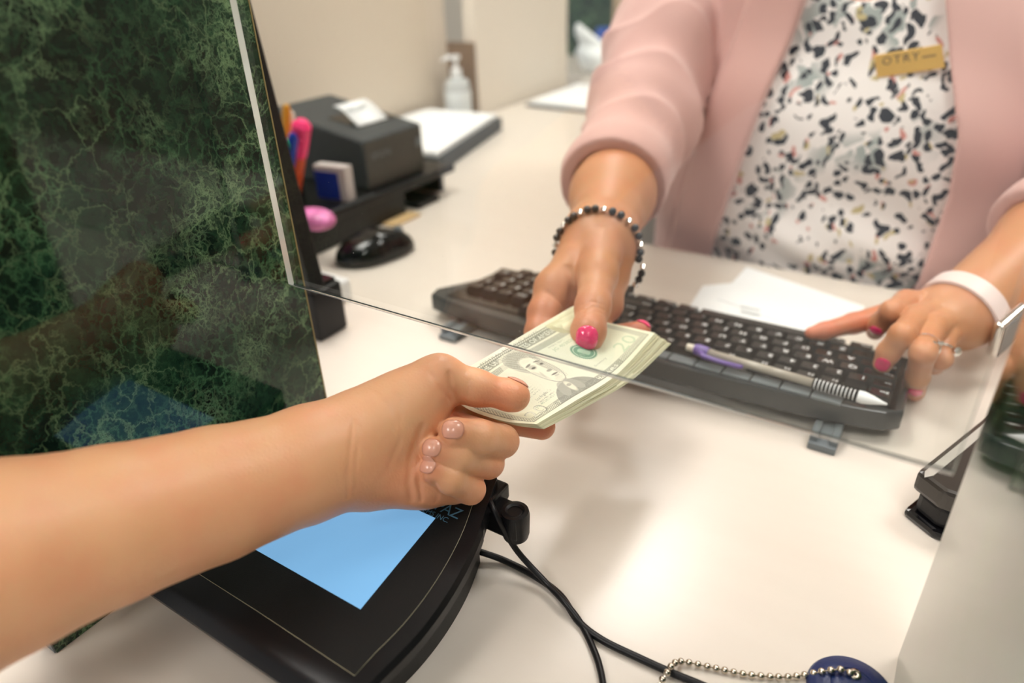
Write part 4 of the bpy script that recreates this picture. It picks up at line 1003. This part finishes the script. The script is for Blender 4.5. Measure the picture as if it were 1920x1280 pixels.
# ---- mouse
mc = np.array([-.606, .611, 0]); ma = nrm(np.array([.040, .091, 0])); mb = np.array([-ma[1], ma[0], 0])
def f_mouse(p):
    q = p-mc; u = q@ma; v = q@mb; z = q[:, 2]; P_ = np.stack([u, v*(1+.10*np.sin(u*40)), z], 1)
    d = ell(P_, (0, 0, .004), (.054, .031, .041)); d = smax(d, -(z-.001), .004); return smax(d, z-.041+.25*np.abs(u), .02)
Vm, Fm = sculpt(f_mouse, mc-[.07, .07, .01], mc+[.07, .07, .045], .0014)
ms = empty('computer_mouse', mc, 'glossy black computer mouse near the left divider', 'computer mouse')
link('shell', np_mesh('shell', Vm, Fm, M_blk3), ms)
wc = mc+ma*.034+np.array([0, 0, .0285]); obj('scroll_wheel', lathe([(.0, -.003), (.006, -.003), (.0065, 0), (.006, .003), (0, .003)], wc, 20, mb), M_grey, ms, True)
# ---- small black block with white top, beside the mouse
hb = empty('card_reader', (-.525, .43, 0), 'small black upright reader just right of the left divider', 'card reader')
obj('body', box(-.575, -.500, .410, .450, .0005, .054, .004, seg=3), M_blk, hb, True, 40)
obj('slot_cover', rot(box(-.572, -.506, .412, .448, .0542, .0575, .001), 0, 'X', (0, 0, 0)), M_blk3, hb)
tag(obj('folded_card', rot(box(-.600, -.545, .465, .505, .0005, .026, .006, seg=4), .0, 'Z', (0, 0, 0)), M_white), 'white rounded card holder just behind the black reader', 'card holder')
# ---- black monitor seen edge on behind the divider
mo = empty('monitor', (-.62, .41, 0), 'black monitor edge peeking out beside the left divider', 'monitor')
e0 = at(476, 20, y=.42); e1 = at(596, 480, y=.42)
bm = bmesh.new(); sl_ = (e0[0]-e1[0])/(e0[2]-e1[2]); z0_, z1_ = .060, .46
xr_ = lambda z: e1[0]+sl_*(z-e1[2])
q_ = [(xr_(z0_)-.26, z0_), (xr_(z0_), z0_), (xr_(z1_), z1_), (xr_(z1_)-.26, z1_)]
vv = [[bm.verts.new((x, y, z)) for x, z in q_] for y in (.402, .420)]
bm.faces.new(vv[0]); bm.faces.new(vv[1][::-1])
for i in range(4): bm.faces.new((vv[0][i], vv[1][i], vv[1][(i+1) % 4], vv[0][(i+1) % 4]))
bmesh.ops.recalc_face_normals(bm, faces=bm.faces); bevel(bm, .002); obj('screen_panel', bm, M_blk, mo)
obj('stand', box(-.75, -.71, .39, .43, .010, .10, .004), M_blk, mo); obj('base', box(-.84, -.62, .33, .50, .0005, .010, .003), M_blk, mo)
# ---- raised black tray with things on it
ty = empty('desk_tray', (-.85, .72, 0), 'black raised desk tray carrying the receipt printer and pens', 'tray')
TZ = .046
obj('top_shelf', box(-1.04, -.678, .50, .885, .034, TZ, .003), M_blk, ty); obj('front_rim', box(-.684, -.679, .505, .700, .0462, .0490, .0012), M_prn, ty)
obj('side_wall', box(-.690, -.680, .505, .76, .0005, .0338, .001), M_blk, ty); obj('side_wall', box(-1.035, -1.025, .505, .88, .0005, .0338, .001), M_blk, ty); obj('back_wall', box(-1.024, -.701, .872, .882, .0005, .0338, .001), M_blk, ty)
tag(obj('black_folder', box(-.77, -.675, .785, .835, .0005, .010, .002), M_blk), 'thin black folder sticking out beneath the tray', 'folder')
tag(obj('tan_folder', box(-.80, -.686, .70, .765, .0005, .006, .001), plain('tan_card', (.50, .36, .18), .7)) if False else obj('tan_folder', box(-.679, -.656, .705, .765, .0005, .004, .001), plain('tan_card', (.55, .38, .18), .7)), 'tan card strip lying beside the black tray', 'card')
# receipt printer
pr_ = empty('receipt_printer', (-.78, .77, TZ), 'charcoal receipt printer with a slip curling out of its top', 'printer')
PX0, PX1, PY0, PY1 = -.885, -.700, .709, .838; ptop = lambda x, y: .116+(PX1-x)*.17
b = prism([(PX0, PY0), (PX1, PY0), (PX1, PY1), (PX0, PY1)], TZ+.0005, 0, .005, 3, topf=ptop)
for f in b.faces:
    if f.normal.x > .9: f.material_index = 1
obj('case', b, [M_prn, M_prnf], pr_)
obj('paper_slot', prism([(-.800, .745), (-.742, .745), (-.742, .832), (-.800, .832)], .12, 0, 0, topf=lambda x, y: ptop(x, y)+.0008), M_blk3, pr_)
pts = [(-.745, .001), (-.750, .003), (-.760, .009), (-.772, .016), (-.784, .019), (-.792, .018)]
bm = bmesh.new(); rw = []
for x, dz in pts: rw.append([bm.verts.new((x, y, ptop(x, .77)+dz)) for y in (.752, .815)])
for A, B_ in zip(rw, rw[1:]): bm.faces.new((A[0], A[1], B_[1], B_[0]))
ro = obj('receipt', bm, M_paper, pr_, True); mdd = ro.modifiers.new('t', 'SOLIDIFY'); mdd.thickness = .0006
text_on('lettering', 'RECEIPT', .012, (-.766, .757, ptop(-.766, .77)+.0140), (0, 1, 0), (-.012, 0, .009), M_paperp, pr_, .0001)
obj('power_button', box(-.6996, -.6985, .820, .832, .085, .098, .0004), M_grey, pr_); text_on('lettering', 'EPSON', .013, (-.6992, .722, .088), (0, 1, 0), (0, 0, 1), M_grey, pr_, .0001)
# pen cup and pens
cu_ = empty('pen_cup', (-.765, .600, TZ), 'black pen cup between divider and receipt printer', 'cup')
obj('body', lathe([(0, .0005), (.036, .0005), (.038, .003), (.040, .066), (.0375, .066), (.0355, .004), (0, .004)], (-.765, .600, TZ), 32), M_blk, cu_, True, 40)
def marker(name, p0, p1, r, col, capc, label):
    e = empty(name, p0, label, 'pen', 'pens standing in the cup'); p0 = np.array(p0); p1 = np.array(p1)
    obj('barrel', tube([p0, p0+(p1-p0)*.62], r, 14), plain('barrel_ink', col, .3), e, True, 40); obj('cap', tube([p0+(p1-p0)*.621, p0+(p1-p0)*.95, p1], [r*1.1, r*1.1, r*.6], 14), plain('cap_ink', capc, .3), e, True, 40)
for (nm, px, py, yy, r, c1, c2, lab) in (('marker', 567, 226, .605, .0110, (.75, .10, .02), (1.0, .03, .20), 'fat marker with bright pink cap standing in the pen cup'), ('pencil', 537, 196, .610, .0050, (.80, .30, .02), (.75, .35, .03), 'orange pencil standing in the pen cup'),
    ('marker', 551, 250, .592, .0060, (.02, .06, .40), (.01, .05, .42), 'blue capped marker standing in the pen cup'), ('marker', 533, 262, .582, .0060, (.05, .55, .12), (.04, .60, .14), 'green marker standing at the cup\'s near side'), ('pencil', 546, 208, .622, .0045, (.8, .8, .75), (.85, .8, .7), 'pale cream pen standing behind the blue marker')):
    tp = at(px, py, y=yy); marker(nm, (-.765+(tp[0]+.765)*.3, .600+(yy-.600)*.5, TZ+.006), tuple(tp), r, c1, c2, lab)
# blue and white box, pink tape
bx = at(615, 320, y=.655)
bb = empty('small_box', (bx[0], .665, TZ), 'small blue box with white border leaning beside the printer', 'box')
obj('carton', rot(box(bx[0]-.026, bx[0]+.026, .655, .672, TZ+.0005, TZ+.048, .001), .12, 'Z', (bx[0], .665, 0)), plain('pale_carton', (.55, .50, .48), .6), bb)
obj('blue_label', rot(box(bx[0]-.0255, bx[0]+.014, .6543, .6549, TZ+.002, TZ+.040, 0), .12, 'Z', (bx[0], .665, 0)), plain('deep_blue_print', (.01, .03, .30), .35), bb)
pkc = at(582, 365, y=.56)
def f_pk(p): return ell(p, (pkc[0], .56, TZ+.014), (.030, .020, .0135))
Vp, Fp = sculpt(f_pk, np.array([pkc[0]-.04, .53, TZ-.005]), np.array([pkc[0]+.04, .59, TZ+.035]), .0016)
tag(link('tape_dispenser', np_mesh('tape_dispenser', Vp, Fp, mat('pink_shell', (.85, .22, .50), .25, var=.35, vs=60))), 'small rounded pink tape dispenser on the black tray', 'tape dispenser')
# ---- paper stack in a shallow tray beyond the printer
pt = empty('paper_tray', (-.86, 1.1, 0), 'low dark tray holding white paper beyond the printer', 'tray')
a = [(-.765, .955), (-.855, 1.295), (-1.045, 1.29), (-1.045, .955)]
obj('base', prism(a, .0005, .026, .002), M_prn, pt); tag(obj('paper_stack', prism([(-.777, .965), (-.862, 1.283), (-1.04, 1.275), (-1.04, .965)], .0262, .034), M_paper), 'white paper stack lying in the dark tray', 'paper', kind=None)
# ---- sanitiser bottle
sb = at(862, 222, z=0); s_ = empty('pump_bottle', (sb[0], sb[1], 0), 'clear hand sanitiser pump bottle against the left wall', 'bottle')
sbx, sby = float(sb[0])+.01, float(sb[1])-.015
obj('body', lathe([(0, .0005), (.027, .0005), (.030, .004), (.030, .075), (.026, .088), (.012, .094), (.011, .098), (0, .098)], (sbx, sby, 0), 28), mat('clear_bottle', (.80, .84, .84), .12, trans=.35), s_, True, 40)
obj('label', lathe([(.0303, .018), (.0303, .066)], (sbx, sby, 0), 28), mat('pale_label', (.78, .82, .82), .5), s_, True)
obj('pump', lathe([(0, .098), (.012, .098), (.012, .112), (.005, .114), (.0045, .130), (.010, .132), (.011, .140), (0, .141)], (sbx, sby, 0), 20), M_white, s_, True, 40)
obj('nozzle', tube([(sbx, sby, .136), (sbx-.012, sby-.012, .137), (sbx-.024, sby-.022, .131)], [.005, .0045, .003], 10), M_white, s_, True)
# ---- clipboard and papers at the back
cbp = empty('clipboard', (-.90, 1.68, 0), 'dark clipboard with white sheets at the far end of the wing', 'clipboard')
P_ = [tuple(at(x, y, z=.004)[:2]) for x, y in ((984, 196), (1125, 212), (1150, 165), (1082, 160))]
obj('board', prism(P_, .0005, .004, .001), M_blk, cbp)
q = [tuple((np.array(a_)*.92+np.mean(P_, 0)*.08).tolist()) for a_ in P_]
obj('sheets', prism(q, .0041, .010), M_paper, cbp)
# ---- hanging white bag, far cabinet, far divider
hb_ = at(1100, 150, y=2.05); 
def f_bag(p): return ncap(p, (hb_[0]-.035, 2.06, .135), (hb_[0]+.015, 2.06, .045), .012, .055, (1, .5, 1))+wob(p, 60, .006, 3)
Vg, Fg = sculpt(lambda p: np.maximum(f_bag(p), .001-p[:, 2]), np.array([hb_[0]-.12, 1.95, -.01]), np.array([hb_[0]+.16, 2.15, .26]), .005)
wing = box(-1.55, -.42, 2.005, 2.55, -.032, 0, .002); tag(obj('back_shelf', wing, M_lam), 'cream shelf beyond the wing at the back', 'shelf')
tag(obj('shelf_base', box(-1.50, -.45, 2.02, 2.50, -1.05, -.0325, .002), M_wall2), 'plain base carrying the cream back shelf', 'cabinet')
tag(link('plastic_bag', np_mesh('plastic_bag', Vg, Fg, mat('thin_white_plastic', (.84, .87, .86), .35))), 'crumpled white plastic bag standing on the back shelf', 'bag')
tag(obj('far_divider', box(float(at(1050, 60, y=2.42)[0]), float(at(1172, 60, y=2.42)[0]), 2.42, 2.44, .0005, .62, .001), M_marble), 'distant dark green marbled divider at the back', 'divider')
cx_ = at(1190, 60, y=2.35)
wc_ = empty('cabinet', (cx_[0]+.1, 2.3, -1.05), 'pale wood cabinet side behind the teller\'s shoulder', 'cabinet')
obj('side_board', box(cx_[0]-.06, cx_[0]+.30, 2.30, 2.40, .0005, .36, .002), M_wood, wc_); obj('dark_top', box(cx_[0]-.09, cx_[0]+.34, 2.27, 2.41, .3605, .40, .003), M_prn, wc_)
tc_ = at(1136, 75, y=2.20); tm = empty('tumbler', (tc_[0], 2.20, 0), 'blue and red tumbler on the back shelf', 'tumbler')
obj('body', lathe([(0, .0005), (.03, .0005), (.033, .075), (0, .075)], (tc_[0], 2.20, 0), 24), plain('red_cup', (.45, .03, .05), .3), tm, True, 40); obj('lid', lathe([(0, .1005), (0, .0755), (.034, .0755), (.035, .09), (.030, .115), (0, .118)], (tc_[0], 2.20, 0), 24), plain('blue_lid', (.03, .10, .45), .3), tm, True, 40)
# ================================================================== LIGHT
def area(name, loc, size, power, col=(1, .93, .84)):
    root = empty('ceiling_light', (loc[0], loc[1], loc[2]))
    return root
E_lamp = 13.5
M_lamp = mat('lit_diffuser', (.9, .9, .88), .5, emit=E_lamp, ecol=(1, .955, .905))
LP = [(-.75, 1.75), (-.75, .35), (.55, 1.05), (.55, -.5), (-2.1, 1.0), (-.75, -1.1)]
for i, (x, y) in enumerate(LP):
    r = empty('ceiling_light', (x, y, 1.645), 'square recessed ceiling light panel above the teller counter', 'ceiling light', 'recessed ceiling lights')
    obj('diffuser', box(x-.28, x+.28, y-.28, y+.28, 1.640, 1.6445), M_lamp, r)
    fr = box(x-.31, x+.31, y-.31, y-.281, 1.632, 1.6495); fr = box(x-.31, x+.31, y+.281, y+.31, 1.632, 1.6495, bm=fr); fr = box(x-.31, x-.281, y-.281, y+.281, 1.632, 1.6495, bm=fr); fr = box(x+.281, x+.31, y-.281, y+.281, 1.632, 1.6495, bm=fr)
    obj('frame', fr, M_white, r)
W = bpy.data.worlds.new('world'); S.world = W; W.use_nodes = True
W.node_tree.nodes['Background'].inputs[0].default_value = (.95, .97, 1, 1); W.node_tree.nodes['Background'].inputs[1].default_value = .45
S.view_settings.view_transform = 'Standard'; S.view_settings.look = 'None'; S.view_settings.exposure = 0.31; S.view_settings.gamma = 1; S.view_settings.use_curve_mapping = False
S.cycles.max_bounces = 8; S.cycles.transparent_max_bounces = 12
